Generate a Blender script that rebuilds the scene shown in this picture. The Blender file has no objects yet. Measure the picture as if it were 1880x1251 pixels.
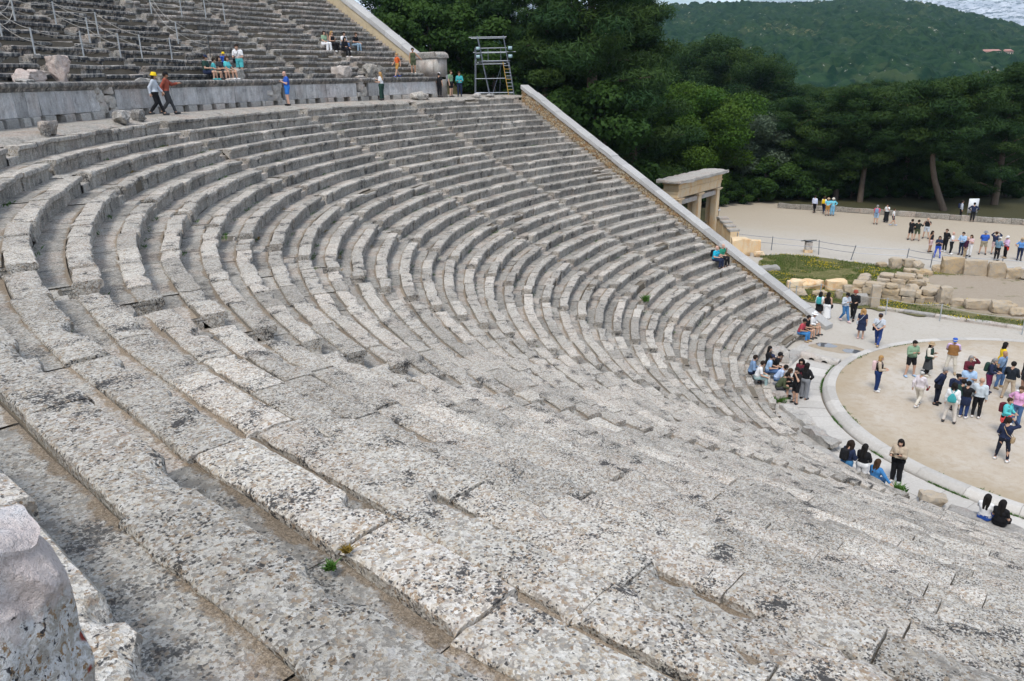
# Ancient stone theatre with visitors, seen from the walkway high in its lower tier.
import bpy, math, random
import numpy as np
from mathutils import Vector, Matrix, Euler
EXPOSURE = 0.36
HAZE = True
C = bpy.context.scene.collection
PI = math.pi
rad = math.radians
rnd = random.Random(7)

# ---------------------------------------------------------------- camera numbers (metres, radians)
CAM = np.array([0.5308, 37.6141, 13.6940])
YAW, PIT, ROL, FPX = -0.898709, -0.329415, -0.017942, 1414.2355      # FPX: focal length in pixels of an 1880 px wide frame
def _axes():
    f = np.array([math.cos(PIT)*math.cos(YAW), math.cos(PIT)*math.sin(YAW), math.sin(PIT)])
    r = np.cross(f, [0, 0, 1.]); r /= np.linalg.norm(r); u = np.cross(r, f)
    c, s = math.cos(ROL), math.sin(ROL)
    return c*r+s*u, -s*r+c*u, f
RV, UV, FV = _axes()
def ray(x, y):
    return (x-940)/FPX*RV-(y-625.5)/FPX*UV+FV
def at(x, y, z=0.0):
    """the spot on the level z that the survey pixel looks at"""
    d = ray(x, y); return CAM+d*((z-CAM[2])/d[2])
def far(x, y, D):
    return CAM+ray(x, y)*D
# theatre plan: main centre (0,0); the two wedges next to the far end use a second centre
SH, RISE, ZR1, RR1, RUN = 5.604894, 0.360946, 0.365138, 12.571644, 0.745
TD, TC, TB, TA, TZ, TY, TX = -0.176629, 0.064568, 0.303411, 0.620251, 0.937091, 1.253931, 1.570796
TD, TC, TB, TA, TZ, TY, TX = [rad(a) for a in (-10.12, 3.70, 17.384, 35.538, 53.692, 71.846, 90.0)]
O2 = np.array([-5.3489, -1.6746])
def polar(R, th, z, two):
    """points on the plan; two=True for the second centre (R is still counted from the main one)"""
    R = np.asarray(R, float); th = np.asarray(th, float)
    if two:
        return np.stack(np.broadcast_arrays(O2[0]+(R+SH)*np.cos(th), O2[1]+(R+SH)*np.sin(th), z), -1)
    return np.stack(np.broadcast_arrays(R*np.cos(th), R*np.sin(th), z), -1)
def rowR(r): return RR1+(r-1)*RUN
def rowZ(r): return ZR1+(r-1)*RISE
UR0, URUN, UZ0, URISE = 40.7, 0.705, 14.10, 0.365            # upper tier
ZDIA = 12.43                                                # walkway level
# ---------------------------------------------------------------- noise
def _h(i, j, k, s):
    n = (i*374761393+j*668265263+k*1274126177+s*974634211) & 0xffffffff
    n = ((n ^ (n >> 13))*1103515245) & 0xffffffff
    n = ((n ^ (n >> 16))*2246822519) & 0xffffffff
    return ((n ^ (n >> 15)) & 0xffff)/65535.0
def vnoise(p, s=0):
    p = np.asarray(p, float); i = np.floor(p).astype(np.int64); f = p-i; f = f*f*(3-2*f)
    x, y, z = i[..., 0], i[..., 1], i[..., 2]; r = 0
    for a in (0, 1):
        for b in (0, 1):
            for c in (0, 1):
                w = (f[..., 0] if a else 1-f[..., 0])*(f[..., 1] if b else 1-f[..., 1])*(f[..., 2] if c else 1-f[..., 2])
                r = r+w*_h(x+a, y+b, z+c, s)
    return r
def fbm(p, s=0, o=3):
    a, t, r = 1.0, 0.0, 0
    for k in range(o):
        r = r+a*vnoise(np.asarray(p)*2**k+k*17.3, s+k); t += a; a *= .5
    return r/t
def sstep(a, b, x):
    t = np.clip((np.asarray(x, float)-a)/(b-a), 0, 1); return t*t*(3-2*t)
# ---------------------------------------------------------------- mesh building
class MB:
    """collects vertices and faces with a material slot and float attributes"""
    def __init__(s): s.v = []; s.f = []; s.m = []; s.n = 0; s.at = {}
    def add(s, v, faces, mat=0, **at):
        v = np.asarray(v, float).reshape(-1, 3); n = len(v)
        s.v.append(v)
        for f in faces:
            f = np.asarray(f)
            if f.size == 0: continue
            if f.ndim == 1: f = f[None]
            s.f.append(f+s.n); s.m.append(np.full(len(f), mat, np.int32) if np.isscalar(mat) else np.asarray(mat, np.int32))
        for k in set(at) | set(s.at):
            a = at.get(k, 0.0); a = np.broadcast_to(np.asarray(a, float), (n,))
            s.at.setdefault(k, [np.zeros(s.n)] if s.n else []).append(a)
        s.n += n
        return s
    def verts(s): return np.concatenate(s.v) if s.v else np.zeros((0, 3))
    def build(s, name, mats, parent=None, smooth=True, verts=None):
        me = bpy.data.meshes.new(name)
        v = s.verts() if verts is None else verts
        o = bpy.data.objects.new(name, me); C.objects.link(o)
        if parent is not None:
            o.parent = parent; v = v-np.array(parent_world(parent))
        me.vertices.add(len(v)); me.vertices.foreach_set('co', np.ascontiguousarray(v, np.float32).ravel())
        li = np.concatenate([f.ravel() for f in s.f]).astype(np.int32)
        tot = np.concatenate([np.full(len(f), f.shape[1], np.int32) for f in s.f])
        st = np.concatenate([[0], np.cumsum(tot)[:-1]]).astype(np.int32)
        me.loops.add(len(li)); me.loops.foreach_set('vertex_index', li)
        me.polygons.add(len(tot)); me.polygons.foreach_set('loop_start', st)
        me.polygons.foreach_set('material_index', np.concatenate(s.m))
        if smooth: me.polygons.foreach_set('use_smooth', np.ones(len(tot), bool))
        for m in (mats if isinstance(mats, (list, tuple)) else [mats]): me.materials.append(m)
        for k, a in s.at.items():
            A = me.attributes.new(k, 'FLOAT', 'POINT'); A.data.foreach_set('value', np.concatenate(a).astype(np.float32))
        me.update(calc_edges=True); me.validate()
        if smooth and hasattr(me, 'set_sharp_from_angle'): me.set_sharp_from_angle(angle=smooth if isinstance(smooth, float) else rad(50))
        return o
_pw = {}
def parent_world(o):
    p = np.array(_pw.get(o.name, (0, 0, 0)), float)
    return p
def tag(o, label=None, cat=None, group=None, kind=None):
    if label: o['label'] = label
    if cat: o['category'] = cat
    if group: o['group'] = group
    if kind: o['kind'] = kind
    return o
def thing(name, label, cat, loc=(0, 0, 0), group=None):
    o = bpy.data.objects.new(name, None); C.objects.link(o); o.location = [float(t) for t in loc]; o.empty_display_size = .2
    _pw[o.name] = tuple(float(t) for t in loc)
    return tag(o, label, cat, group)
def sub(o):            # lets a mesh part carry sub-parts
    _pw[o.name] = tuple(parent_world(o.parent)) if o.parent else (0, 0, 0)
    return o
def gridf(n, m, wrap=False):
    """quads of an n x m vertex grid (n rows); wrap joins the last column to the first"""
    i, j = np.meshgrid(np.arange(n-1), np.arange(m if wrap else m-1), indexing='ij'); k = (j+1) % m
    return np.stack([i*m+j, i*m+k, (i+1)*m+k, (i+1)*m+j], -1).reshape(-1, 4)
def box(c, s, rz=0, tilt=(0, 0)):
    """box vertices and faces, centre c, full size s, turned by rz"""
    v = np.array([[x, y, z] for x in (-.5, .5) for y in (-.5, .5) for z in (-.5, .5)])*np.array(s)
    M = np.array(Euler((tilt[0], tilt[1], rz)).to_matrix())
    return v@M.T+np.array(c), [np.array([[0, 1, 3, 2], [4, 6, 7, 5], [0, 4, 5, 1], [2, 3, 7, 6], [0, 2, 6, 4], [1, 5, 7, 3]])]
def tube(path, r, n=6, cap=True):
    P = np.asarray(path, float); r = np.broadcast_to(np.asarray(r, float), (len(P),))
    T = np.gradient(P, axis=0); T /= np.linalg.norm(T, axis=1)[:, None]+1e-9
    ref = np.array([0, 0, 1.]) if abs(T[0, 2]) < .9 else np.array([1., 0, 0])
    V = []
    for i in range(len(P)):
        a = np.cross(T[i], ref); a /= np.linalg.norm(a)+1e-9; b = np.cross(T[i], a); ref = np.cross(a, T[i]) if False else ref
        t = np.arange(n)/n*2*PI
        V.append(P[i]+r[i]*(np.cos(t)[:, None]*a+np.sin(t)[:, None]*b))
    V = np.concatenate(V); F = [gridf(len(P), n, True)]
    if cap: F += [np.arange(n)[::-1][None], (np.arange(n)+(len(P)-1)*n)[None]]
    return V, F
def rock(c, s, rz=0, n=10, seed=0, amp=.12, freq=2.0, square=.75, cuts=0):
    """rough stone block: a cube grid pulled part way to a ball, with noise"""
    q = np.linspace(-1, 1, n); V = []; F = []; k = 0
    for ax in range(3):
        for sg in (-1, 1):
            a, b = np.meshgrid(q, q, indexing='ij'); p = np.zeros((n, n, 3)); p[..., ax] = sg; p[..., (ax+1) % 3] = a*sg; p[..., (ax+2) % 3] = b
            V.append(p.reshape(-1, 3)); F.append(gridf(n, n)+k); k += n*n
    V = np.concatenate(V); key = np.round(V*1e4).astype(np.int64)
    _, idx, inv = np.unique(key, axis=0, return_index=True, return_inverse=True); inv = inv.ravel()
    V = V[idx]; F = [inv[f] for f in F]
    ball = V/np.linalg.norm(V, axis=1)[:, None]*1.15
    V = V*square+ball*(1-square)
    rc = np.random.default_rng(seed+3)
    for _ in range(cuts):                                   # broken faces
        p = rc.normal(0, 1, 3); p /= np.linalg.norm(p); ext = (V@p).max(); V = V-np.maximum(V@p-ext*rc.uniform(.70, .90), 0)[:, None]*p
    L = np.array(s)/2; V = V*L
    pn = V*freq/ max(.3, min(1.2, np.mean(s))) + seed*7.7
    d = np.stack([fbm(pn+11*i, seed+i, 3)-.5 for i in range(3)], -1)
    V = V+d*2*amp*np.mean(s)
    Cc, Ss = math.cos(rz), math.sin(rz)
    V = V@np.array([[Cc, Ss, 0], [-Ss, Cc, 0], [0, 0, 1]])
    return V+np.array(c), F
# ---------------------------------------------------------------- materials
class NT:
    def __init__(s, name, rough=.9, spec=.2):
        s.m = bpy.data.materials.new(name); s.m.use_nodes = True; s.t = s.m.node_tree; s.N = s.t.nodes; s.L = s.t.links
        s.b = s.N['Principled BSDF']; s.b.inputs['Roughness'].default_value = rough; s.b.inputs['Specular IOR Level'].default_value = spec
        s._pos = None
    def put(s, inp, v):
        if hasattr(v, 'is_linked') or isinstance(v, bpy.types.NodeSocket): s.L.new(v, inp)
        elif isinstance(v, (tuple, list)) and len(v) == 3 and inp.type == 'RGBA': inp.default_value = (*v, 1)
        else: inp.default_value = v
    def pos(s):
        if s._pos is None: s._pos = s.N.new('ShaderNodeNewGeometry').outputs['Position']
        return s._pos
    def scaled(s, vec, sc):
        n = s.N.new('ShaderNodeMapping'); s.put(n.inputs['Vector'], vec); n.inputs['Scale'].default_value = sc; return n.outputs[0]
    def noise(s, scale, detail=3, rough=.55, vec=None, dist=0, col=False):
        n = s.N.new('ShaderNodeTexNoise'); s.put(n.inputs['Vector'], vec if vec is not None else s.pos())
        n.inputs['Scale'].default_value = scale; n.inputs['Detail'].default_value = detail; n.inputs['Roughness'].default_value = rough; n.inputs['Distortion'].default_value = dist
        return n.outputs['Color' if col else 'Fac']
    def voro(s, scale, vec=None, feat='F1', out='Distance', rnd=1.0):
        n = s.N.new('ShaderNodeTexVoronoi'); n.feature = feat; s.put(n.inputs['Vector'], vec if vec is not None else s.pos())
        n.inputs['Scale'].default_value = scale; n.inputs['Randomness'].default_value = rnd; return n.outputs[out]
    def attr(s, name):
        n = s.N.new('ShaderNodeAttribute'); n.attribute_name = name; return n.outputs['Fac']
    def math(s, op, a, b=0.0, c=None):
        n = s.N.new('ShaderNodeMath'); n.operation = op; s.put(n.inputs[0], a); s.put(n.inputs[1], b)
        if c is not None: s.put(n.inputs[2], c)
        return n.outputs[0]
    def ss(s, x, a, b, lo=0.0, hi=1.0):
        n = s.N.new('ShaderNodeMapRange'); n.interpolation_type = 'SMOOTHSTEP'; s.put(n.inputs[0], x)
        n.inputs[1].default_value = a; n.inputs[2].default_value = b; n.inputs[3].default_value = lo; n.inputs[4].default_value = hi
        return n.outputs[0]
    def mix(s, f, a, b, mode='MIX'):
        n = s.N.new('ShaderNodeMix'); n.data_type = 'RGBA'; n.blend_type = mode; s.put(n.inputs[0], f); s.put(n.inputs[6], a); s.put(n.inputs[7], b); return n.outputs[2]
    def ramp(s, f, stops):
        n = s.N.new('ShaderNodeValToRGB'); s.put(n.inputs[0], f); e = n.color_ramp.elements
        while len(e) < len(stops): e.new(.5)
        for i, (p, c) in enumerate(stops): e[i].position = p; e[i].color = (*c, 1)
        return n.outputs[0]
    def rgb(s, hsv_from, val): 
        n = s.N.new('ShaderNodeHueSaturation'); s.put(n.inputs['Color'], hsv_from); s.put(n.inputs['Value'], val); return n.outputs[0]
    def bump(s, h, strength=.5, dist=.01):
        n = s.N.new('ShaderNodeBump'); s.put(n.inputs['Height'], h); n.inputs['Strength'].default_value = strength; n.inputs['Distance'].default_value = dist
        s.L.new(n.outputs[0], s.b.inputs['Normal'])
    def out(s, col, rough=None):
        s.put(s.b.inputs['Base Color'], col)
        if rough is not None: s.put(s.b.inputs['Roughness'], rough)
        return s.m
def plain(name, col, rough=.8, var=.12, scale=9, metal=0.0):
    t = NT(name, rough); n = t.noise(scale, 3)
    a = tuple(max(0, c*(1-var)) for c in col); b = tuple(min(1, c*(1+var)) for c in col)
    t.b.inputs['Metallic'].default_value = metal
    return t.out(t.mix(n, a, b))
def limestone(name, light=(.47, .44, .385), mid=(.285, .265, .235), pink=(.37, .275, .22), lichen=.5, dark=.5, ochre=.4, stain=0.0, dirt=0.0, tonevar=.46):
    """grey limestone under a mosaic of lichen: cells of white, cream, grey and tan, black dots, worn bare patches, optional streaks and earth"""
    t = NT(name, .92, .15)
    tone = t.attr('tone'); big = t.noise(.9, 4, .6); patch = t.noise(2.6, 4, .62); med = t.noise(10, 5, .65)
    wob = t.N.new('ShaderNodeVectorMath'); wob.operation = 'MULTIPLY_ADD'; t.L.new(t.noise(40, 4, .7, col=True), wob.inputs[0]); wob.inputs[1].default_value = (.045, .045, .045); t.L.new(t.pos(), wob.inputs[2]); wv = wob.outputs[0]
    def cells(sc, ch):
        n = t.N.new('ShaderNodeTexVoronoi'); t.L.new(wv, n.inputs['Vector']); n.inputs['Scale'].default_value = sc
        q = t.N.new('ShaderNodeSeparateColor'); t.L.new(n.outputs['Color'], q.inputs[0]); return q.outputs, n.outputs['Distance']
    (r1, g1, b1), d1 = cells(31, 0); (r2, g2, b2), d2 = cells(78, 0); (r3, g3, b3), d3 = cells(54, 0)
    bare = t.mix(t.ss(med, .34, .66), mid, light); bare = t.mix(t.math('MULTIPLY', t.ss(t.math('ADD', big, t.math('MULTIPLY', tone, .16)), .54, .70), .9), bare, pink)
    tan_ = (.30+.0*ochre, .225, .15)
    pal = [(0, mid), (.16, tuple(x*.8 for x in mid)), (.30, light), (.46, (.54, .515, .465)), (.62, (.645, .625, .58)), (.74, (.47, .42, .34)), (.86, tan_), (.93, (.24, .17, .11)), (1, (.53, .52, .50))]
    c1 = t.ramp(r1, pal); c2 = t.ramp(r2, pal)
    mos = t.mix(t.ss(t.math('ADD', g2, t.math('MULTIPLY', patch, .8)), .70, .95), c1, c2)
    cov = t.math('ADD', t.math('MULTIPLY', med, .9), t.math('MULTIPLY', t.math('ADD', patch, t.math('MULTIPLY', tone, .35)), .65))
    base = t.mix(t.math('MULTIPLY', t.ss(cov, .76-.25*lichen, .93-.25*lichen), .30+.65*lichen), bare, mos)
    # black lichen: dots, and clustered crusts
    pres = t.math('ADD', g3, t.math('MULTIPLY', t.math('SUBTRACT', patch, .5), 1.7))
    dot = t.math('MULTIPLY', t.ss(pres, .74, .80), t.ss(d3, .52, .36))
    crust = t.noise(40, 5, .7); cr = t.ss(t.math('ADD', crust, t.math('MULTIPLY', t.math('SUBTRACT', patch, .5), 1.15)), .63, .68)
    base = t.mix(t.math('MULTIPLY', t.math('MAXIMUM', dot, cr), dark), base, (.030, .031, .034))
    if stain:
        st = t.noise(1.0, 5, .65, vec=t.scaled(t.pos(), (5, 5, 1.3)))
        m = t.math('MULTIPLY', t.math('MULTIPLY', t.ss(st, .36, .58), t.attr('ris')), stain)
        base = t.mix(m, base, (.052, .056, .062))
    if dirt:
        dn = t.noise(11, 5, .7)
        w = t.math('ADD', t.math('SUBTRACT', dn, .5), t.math('ADD', t.math('MULTIPLY', t.math('SUBTRACT', big, .52), 1.1), t.math('MULTIPLY', t.math('SUBTRACT', .445, t.attr('rho')), 4.2)))
        earth = t.mix(t.ss(t.noise(75, 4, .75), .35, .65), (.13, .10, .07), (.31, .245, .175)); earth = t.mix(t.ss(t.noise(170, 2, .5), .62, .68), earth, (.42, .36, .28))
        base = t.mix(t.math('MULTIPLY', t.ss(w, .02, .18), dirt), base, earth)
    base = t.rgb(base, t.math('ADD', 1-tonevar/2, t.math('MULTIPLY', tone, tonevar)))
    hgt = t.math('ADD', t.math('MULTIPLY', med, 2.0), t.math('ADD', t.math('MULTIPLY', d1, .35), t.math('MULTIPLY', d2, .3)))
    t.bump(t.math('ADD', hgt, t.math('MULTIPLY', crust, .5)), .8, .02)
    return t.out(base)
M = {}
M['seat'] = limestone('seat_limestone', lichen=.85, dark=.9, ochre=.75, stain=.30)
M['foot'] = limestone('footway_limestone', light=(.35, .335, .30), mid=(.225, .21, .185), pink=(.29, .225, .18), lichen=.35, dark=.75, dirt=.95)
M['upper'] = limestone('upper_limestone', light=(.38, .37, .345), mid=(.24, .235, .225), lichen=.6, dark=.9, stain=1.0)  # riser streaks: black lichen, turned up to paint in deep shade as well
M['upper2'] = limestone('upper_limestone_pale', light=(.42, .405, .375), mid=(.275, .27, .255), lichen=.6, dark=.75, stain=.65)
M['upfoot'] = limestone('upper_footway', light=(.34, .32, .28), mid=(.22, .205, .18), lichen=.4, dark=.6, dirt=.8)
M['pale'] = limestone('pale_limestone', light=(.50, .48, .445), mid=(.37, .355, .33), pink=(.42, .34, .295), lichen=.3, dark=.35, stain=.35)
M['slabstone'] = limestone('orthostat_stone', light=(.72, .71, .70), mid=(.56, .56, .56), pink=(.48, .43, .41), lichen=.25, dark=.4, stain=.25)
M['pinkstone'] = limestone('pink_stone', light=(.50, .42, .38), mid=(.36, .29, .26), pink=(.46, .34, .30), lichen=.25, dark=.4)
def earth_mat(name, a=(.17, .13, .09), b=(.30, .24, .17), sc=3):
    t = NT(name, .95, .1); n = t.noise(sc, 6, .65); k = t.noise(70, 3, .7)
    c = t.mix(n, a, b); c = t.mix(t.ss(k, .58, .7), c, tuple(x*1.5 for x in b)); t.bump(t.math('ADD', n, k), .5, .02); return t.out(c)
M['earth'] = earth_mat('crack_earth', (.10, .085, .065), (.21, .18, .14))
# ---------------------------------------------------------------- seating tiers
SEATP = np.array([(.075, -.43), (.07, -.17), (.05, -.125), (.004, -.105), (0, -.035), (.018, -.004), (.08, .004), (.2, 0), (.29, 0), (.345, -.004), (.36, -.02), (.36, -.10)])
SEATW = np.array([0, .1, .4, .9, 1, 1, .5, .12, .12, .22, .25, .1])
SEATU = np.array([(.15, -.44), (.13, -.25), (.10, -.17), (.01, -.13), (0, -.04), (.018, -.004), (.08, .004), (.2, 0), (.3, 0), (.36, -.004), (.38, -.022), (.38, -.11)])
def resample(P, W, step):
    out, ow = [P[0]], [W[0]]
    for a, b, wa, wb in zip(P[:-1], P[1:], W[:-1], W[1:]):
        k = max(1, int(math.ceil(np.linalg.norm(b-a)/step)))
        for i in range(1, k+1): out.append(a+(b-a)*i/k); ow.append(wa+(wb-wa)*i/k)
    return np.array(out), np.array(ow)
def rough(V, W, amp, seed, lipdir=None, near=1.0):
    """weathering: small overall waviness plus bites out of the edges"""
    n = np.stack([fbm(V*5.0+3*k, seed+k, 3)-.5 for k in range(3)], -1)
    V = V+n*2*amp
    if lipdir is not None:
        c = vnoise(V*2.3, 91)*.55+vnoise(V*6.1, 92)*.3+vnoise(V*15, 93)*.15
        bite = np.clip(c-.55, 0, 1)*W+np.clip(vnoise(V*9, 94)-.5, 0, 1)*W*.03
        V = V+lipdir*bite[:, None]*.42
        V[:, 2] -= bite*.26
    return V
def tier_row(name, parent, R, z, t0, t1, two, mats, prof, profw, rise, depth, q, ruin=0.0, tone0=.5, seed=0, gone=0.0, bend=None):
    """one row of seat blocks with the sunk footway behind them, as one mesh"""
    rr = random.Random(seed*131+5); mb = MB()
    mid = polar(R, (t0+t1)/2, z, two); Re = R+(SH if two else 0)
    arc = (t1-t0)*Re; s = 0.0; VV = []; WW = []
    fdrop = .040
    while s < arc-.05:
        L = rr.uniform(.7, 1.75)
        if arc-s-L < .45: L = arc-s
        gap = rr.uniform(.004, .018) if rr.random() < .93 else rr.uniform(.018, .03)
        c = polar(R, t0+(s+L/2)/Re, z, two); d = np.linalg.norm(c-CAM)
        st = float(np.clip(.0062*d*q, .018, .24)); na = max(3, int(math.ceil(L/st))+1)
        P, W = resample(prof, profw, max(st*1.1, .02) if d < 14 else .3)
        dr, dz, tw = rr.gauss(0, .019), rr.gauss(0, .012), rr.gauss(0, .015)
        tone = min(1, max(0, tone0+rr.gauss(0, .28)))
        missing = rr.random() < ruin
        if ruin > .02: k_ = min(1, ruin*8); dz += rr.gauss(0, .02)*k_; dr += rr.gauss(0, .025)*k_; tw += rr.gauss(0, .015)*k_
        if missing: dz -= rr.uniform(.03, .14); dr += rr.uniform(.02, .10)
        if rr.random() < gone: s += L; continue
        a = np.linspace(gap/2, L-gap/2, na); th = t0+(s+a)/Re
        bd = bend(th)[:, None] if bend else 0.0
        k = len(P)
        rho = bd+P[None, :, 0]+dr+tw*((a-L/2)/L)[:, None]*2; zz = z+P[None, :, 1]+dz+tw*((a-L/2)/L)[:, None]
        V = polar(R+rho, th[:, None], zz, two).reshape(-1, 3)
        endw = np.minimum(1, np.exp(-np.minimum(a, L-a)/.05))[:, None]
        Wf = np.clip(W[None]+.45*endw*(P[None, :, 1] > -.3), 0, 1)
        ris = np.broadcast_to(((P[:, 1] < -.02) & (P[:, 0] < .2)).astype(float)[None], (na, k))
        F = [gridf(na, k), np.arange(k)[None], (np.arange(k)[::-1]+(na-1)*k)[None]]
        ld = np.stack([np.cos(th), np.sin(th), 0*th], -1)
        amp = .005+.012*ruin+(.012 if missing else 0)
        lip = np.repeat(ld, k, 0)
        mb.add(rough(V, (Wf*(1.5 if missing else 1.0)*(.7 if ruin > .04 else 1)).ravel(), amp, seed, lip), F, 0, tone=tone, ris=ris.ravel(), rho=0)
        # footway slab behind
        q0, q1 = .37, depth+prof[0, 0]+.02
        nb = max(2, int(math.ceil((q1-q0)/max(st*1.3, .05)))+1) if d < 16 else 3
        pr = np.linspace(q0, q1, nb); dz2 = rr.gauss(0, .006)
        a2 = np.linspace(.003, L-.003, na); th2 = t0+(s+a2)/Re+rr.uniform(-.0, .0)
        V = polar(R+bd+np.broadcast_to(pr[None], (na, nb)), th2[:, None], z-fdrop+dz2, two).reshape(-1, 3)
        n = fbm(V*3.2, 5, 3)-.5; V[:, 2] += n*.03
        t2 = min(1, max(0, tone0+rr.gauss(0, .3)))
        mb.add(V, [gridf(na, nb)[:, ::-1]], 1, tone=t2, rho=np.broadcast_to(pr[None], (na, nb)).ravel(), ris=0)
        s += L
    # cheeks closing the footway towards the stairs
    for te in (t0+.012/Re, t1-.012/Re):
        pr = np.linspace(.30, depth+.12, 7); pz = np.array([-fdrop-.012, -.2, -rise-.10])
        b_ = float(bend(np.array([te]))[0]) if bend else 0.0
        V = polar(R+b_+pr[:, None]+0*pz[None], te, z+pz[None]+0*pr[:, None], two).reshape(-1, 3); V[:, 2] += (fbm(V*6, 3, 2)-.5)*.02
        mb.add(V, [gridf(7, 3)], 0, tone=.4, rho=1, ris=0)
    # earth under and behind the blocks
    n = max(6, int(arc/.8)); th = np.linspace(t0, t1, n)
    pp = np.array([(.13, -rise-.12), (.13, -.088), (depth+.14, -.088)])
    if gone > .3: return mb.build(name, mats, parent, smooth=rad(40))
    V = polar(R+(bend(th)[:, None] if bend else 0)+pp[None, :, 0]+0*th[:, None], th[:, None], z+pp[None, :, 1]+0*th[:, None], two).reshape(-1, 3)
    mb.add(V, [gridf(n, 3)[:, ::-1]], 2, tone=.5, rho=1, ris=0)
    return mb.build(name, mats, parent, smooth=rad(40))
def stair_step(parent, mats, R0, R1_, z, half, th, two, seed):
    """one stair tread with worn edges"""
    c = polar((R0+R1_)/2, th, z, two); d = np.linalg.norm(c-CAM); st = float(np.clip(.008*d, .03, .2))
    nw = max(3, int(2*half/st)); nd = max(2, int((R1_-R0)/st))+1
    Re = (R0+R1_)/2+(SH if two else 0)
    w = np.linspace(-half, half, nw); rr = random.Random(seed); dz = rr.gauss(0, .012)
    pr = np.concatenate([[R0+.095, R0+.085], np.linspace(R0+.10, R1_+.13, nd)]); pz = np.concatenate([[-.45, -.03], np.zeros(nd)])+dz
    V = polar(pr[None]+0*w[:, None], th+(w/Re)[:, None], z+pz[None]+0*w[:, None], two).reshape(-1, 3)
    W = np.zeros((nw, len(pr))); W[:, 1:3] = 1
    lip = np.broadcast_to(np.array([math.cos(th), math.sin(th), 0]), V.shape)
    V = rough(V, W.ravel(), .01, seed, lip)
    mb = MB(); mb.add(V, [gridf(nw, len(pr))], 0, tone=min(1, max(0, rr.gauss(.5, .3))), rho=1, ris=0)
    return mb.build('step', mats, parent, smooth=rad(40))
def stair_fill(parent, th, two, rows, half):
    """packed earth under a flight"""
    mb = MB()
    for R, zB, rise, run in rows:
        zA = zB-rise/2; Re = R+(SH if two else 0); w = np.array([-half, half])
        pr = np.array([(R+.15, zA-.42), (R+.15, zA-.03), (R+run/2+.15, zA-.03), (R+run/2+.15, zB-.03), (R+run+.2, zB-.03)])
        V = polar(pr[None, :, 0]+0*w[:, None], th+(w/Re)[:, None], pr[None, :, 1]+0*w[:, None], two).reshape(-1, 3); mb.add(V, [gridf(2, 5)], tone=.5, rho=1, ris=0)
    return mb.build('earth_bed', M['earth'], parent, smooth=False)
SM = [M['seat'], M['foot'], M['earth']]
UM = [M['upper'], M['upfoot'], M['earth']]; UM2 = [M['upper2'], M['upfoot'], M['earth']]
HALF = .37
TV = TX+(TX-TY)
LOW = [(TD, TC, True, 'lower seating wedge beside the sloping rubble wall at the far end'),
       (TC, TB, True, 'lower seating wedge one stair in from the far sloping wall'),
       (TB, TA, False, 'lower seating wedge below the two walkers in yellow hat and red shirt'),
       (TA, TZ, False, 'strongly curved lower seating wedge left of the one below the walkers'),
       (TZ, TY, False, 'lower seating wedge with tufts of weed under its seats at the left edge'),
       (TY, TX, False, 'close lower seating wedge of big lichen speckled blocks filling the foreground'),
       (TX, TV, False, 'lower seating wedge just beyond the lower right corner')]
for w, (a, b, two, lab) in enumerate(LOW):
    root = thing('seating_wedge', lab, 'seating', polar(RR1, (a+b)/2, ZR1-.36, two), 'wedges of stone seats in the lower tier')
    for r in range(1, 35):
        Re = rowR(r)+(SH if two else 0); g0 = HALF/Re
        if w == 0: g0 = HALF/Re
        tone0 = (.42, .5, .45, .5, .5, .55, .55)[w]+.06*math.sin(r*1.7+w)
        q = 1.0
        if w == 6: q = 2.0
        ru = .0
        if w in (0, 1, 2) and r < 27: ru = .045
        if r <= 2: ru = .10
        if r == 34: ru = .06
        tier_row('seat_row', root, rowR(r), rowZ(r), a+g0, b-g0, two, SM, SEATP, SEATW, RISE, RUN, q, ru, tone0, 1000*w+r, .62 if (r == 1 and w >= 3) else 0.0, (lambda th: -.22*sstep(rad(73), rad(85), th)) if w in (5, 6) else None)
for k, (th, two, lab) in enumerate([(TD, True, 'lower stair hugging the far sloping rubble wall'), (TC, True, 'second lower stair from the far sloping wall'),
        (TB, True, 'third lower stair from the far sloping wall'), (TA, False, 'lower stair that tops out near the two walkers'),
        (TZ, False, 'lower stair reaching the left edge under the fallen throne'), (TY, False, 'nearest lower stair, broken and weedy, at the left edge'),
        (TX, False, 'lower stair just beyond the lower right corner')]):
    root = thing('stone_staircase', lab, 'stairs', polar(RR1, th, 0, two), 'stairs of the lower tier')
    stair_fill(root, th, two, [(rowR(r), rowZ(r)-.045, RISE, RUN) for r in range(1, 35)], .52)
    for r in range(1, 35):
        R, z = rowR(r), rowZ(r)-.045
        stair_step(root, [M['foot']], R+.0, R+RUN/2, z-RISE/2, HALF+.06, th, two, 9000+k*100+r)
        stair_step(root, [M['foot']], R+RUN/2, R+RUN+.01, z, HALF+.06, th, two, 9500+k*100+r)
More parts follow.
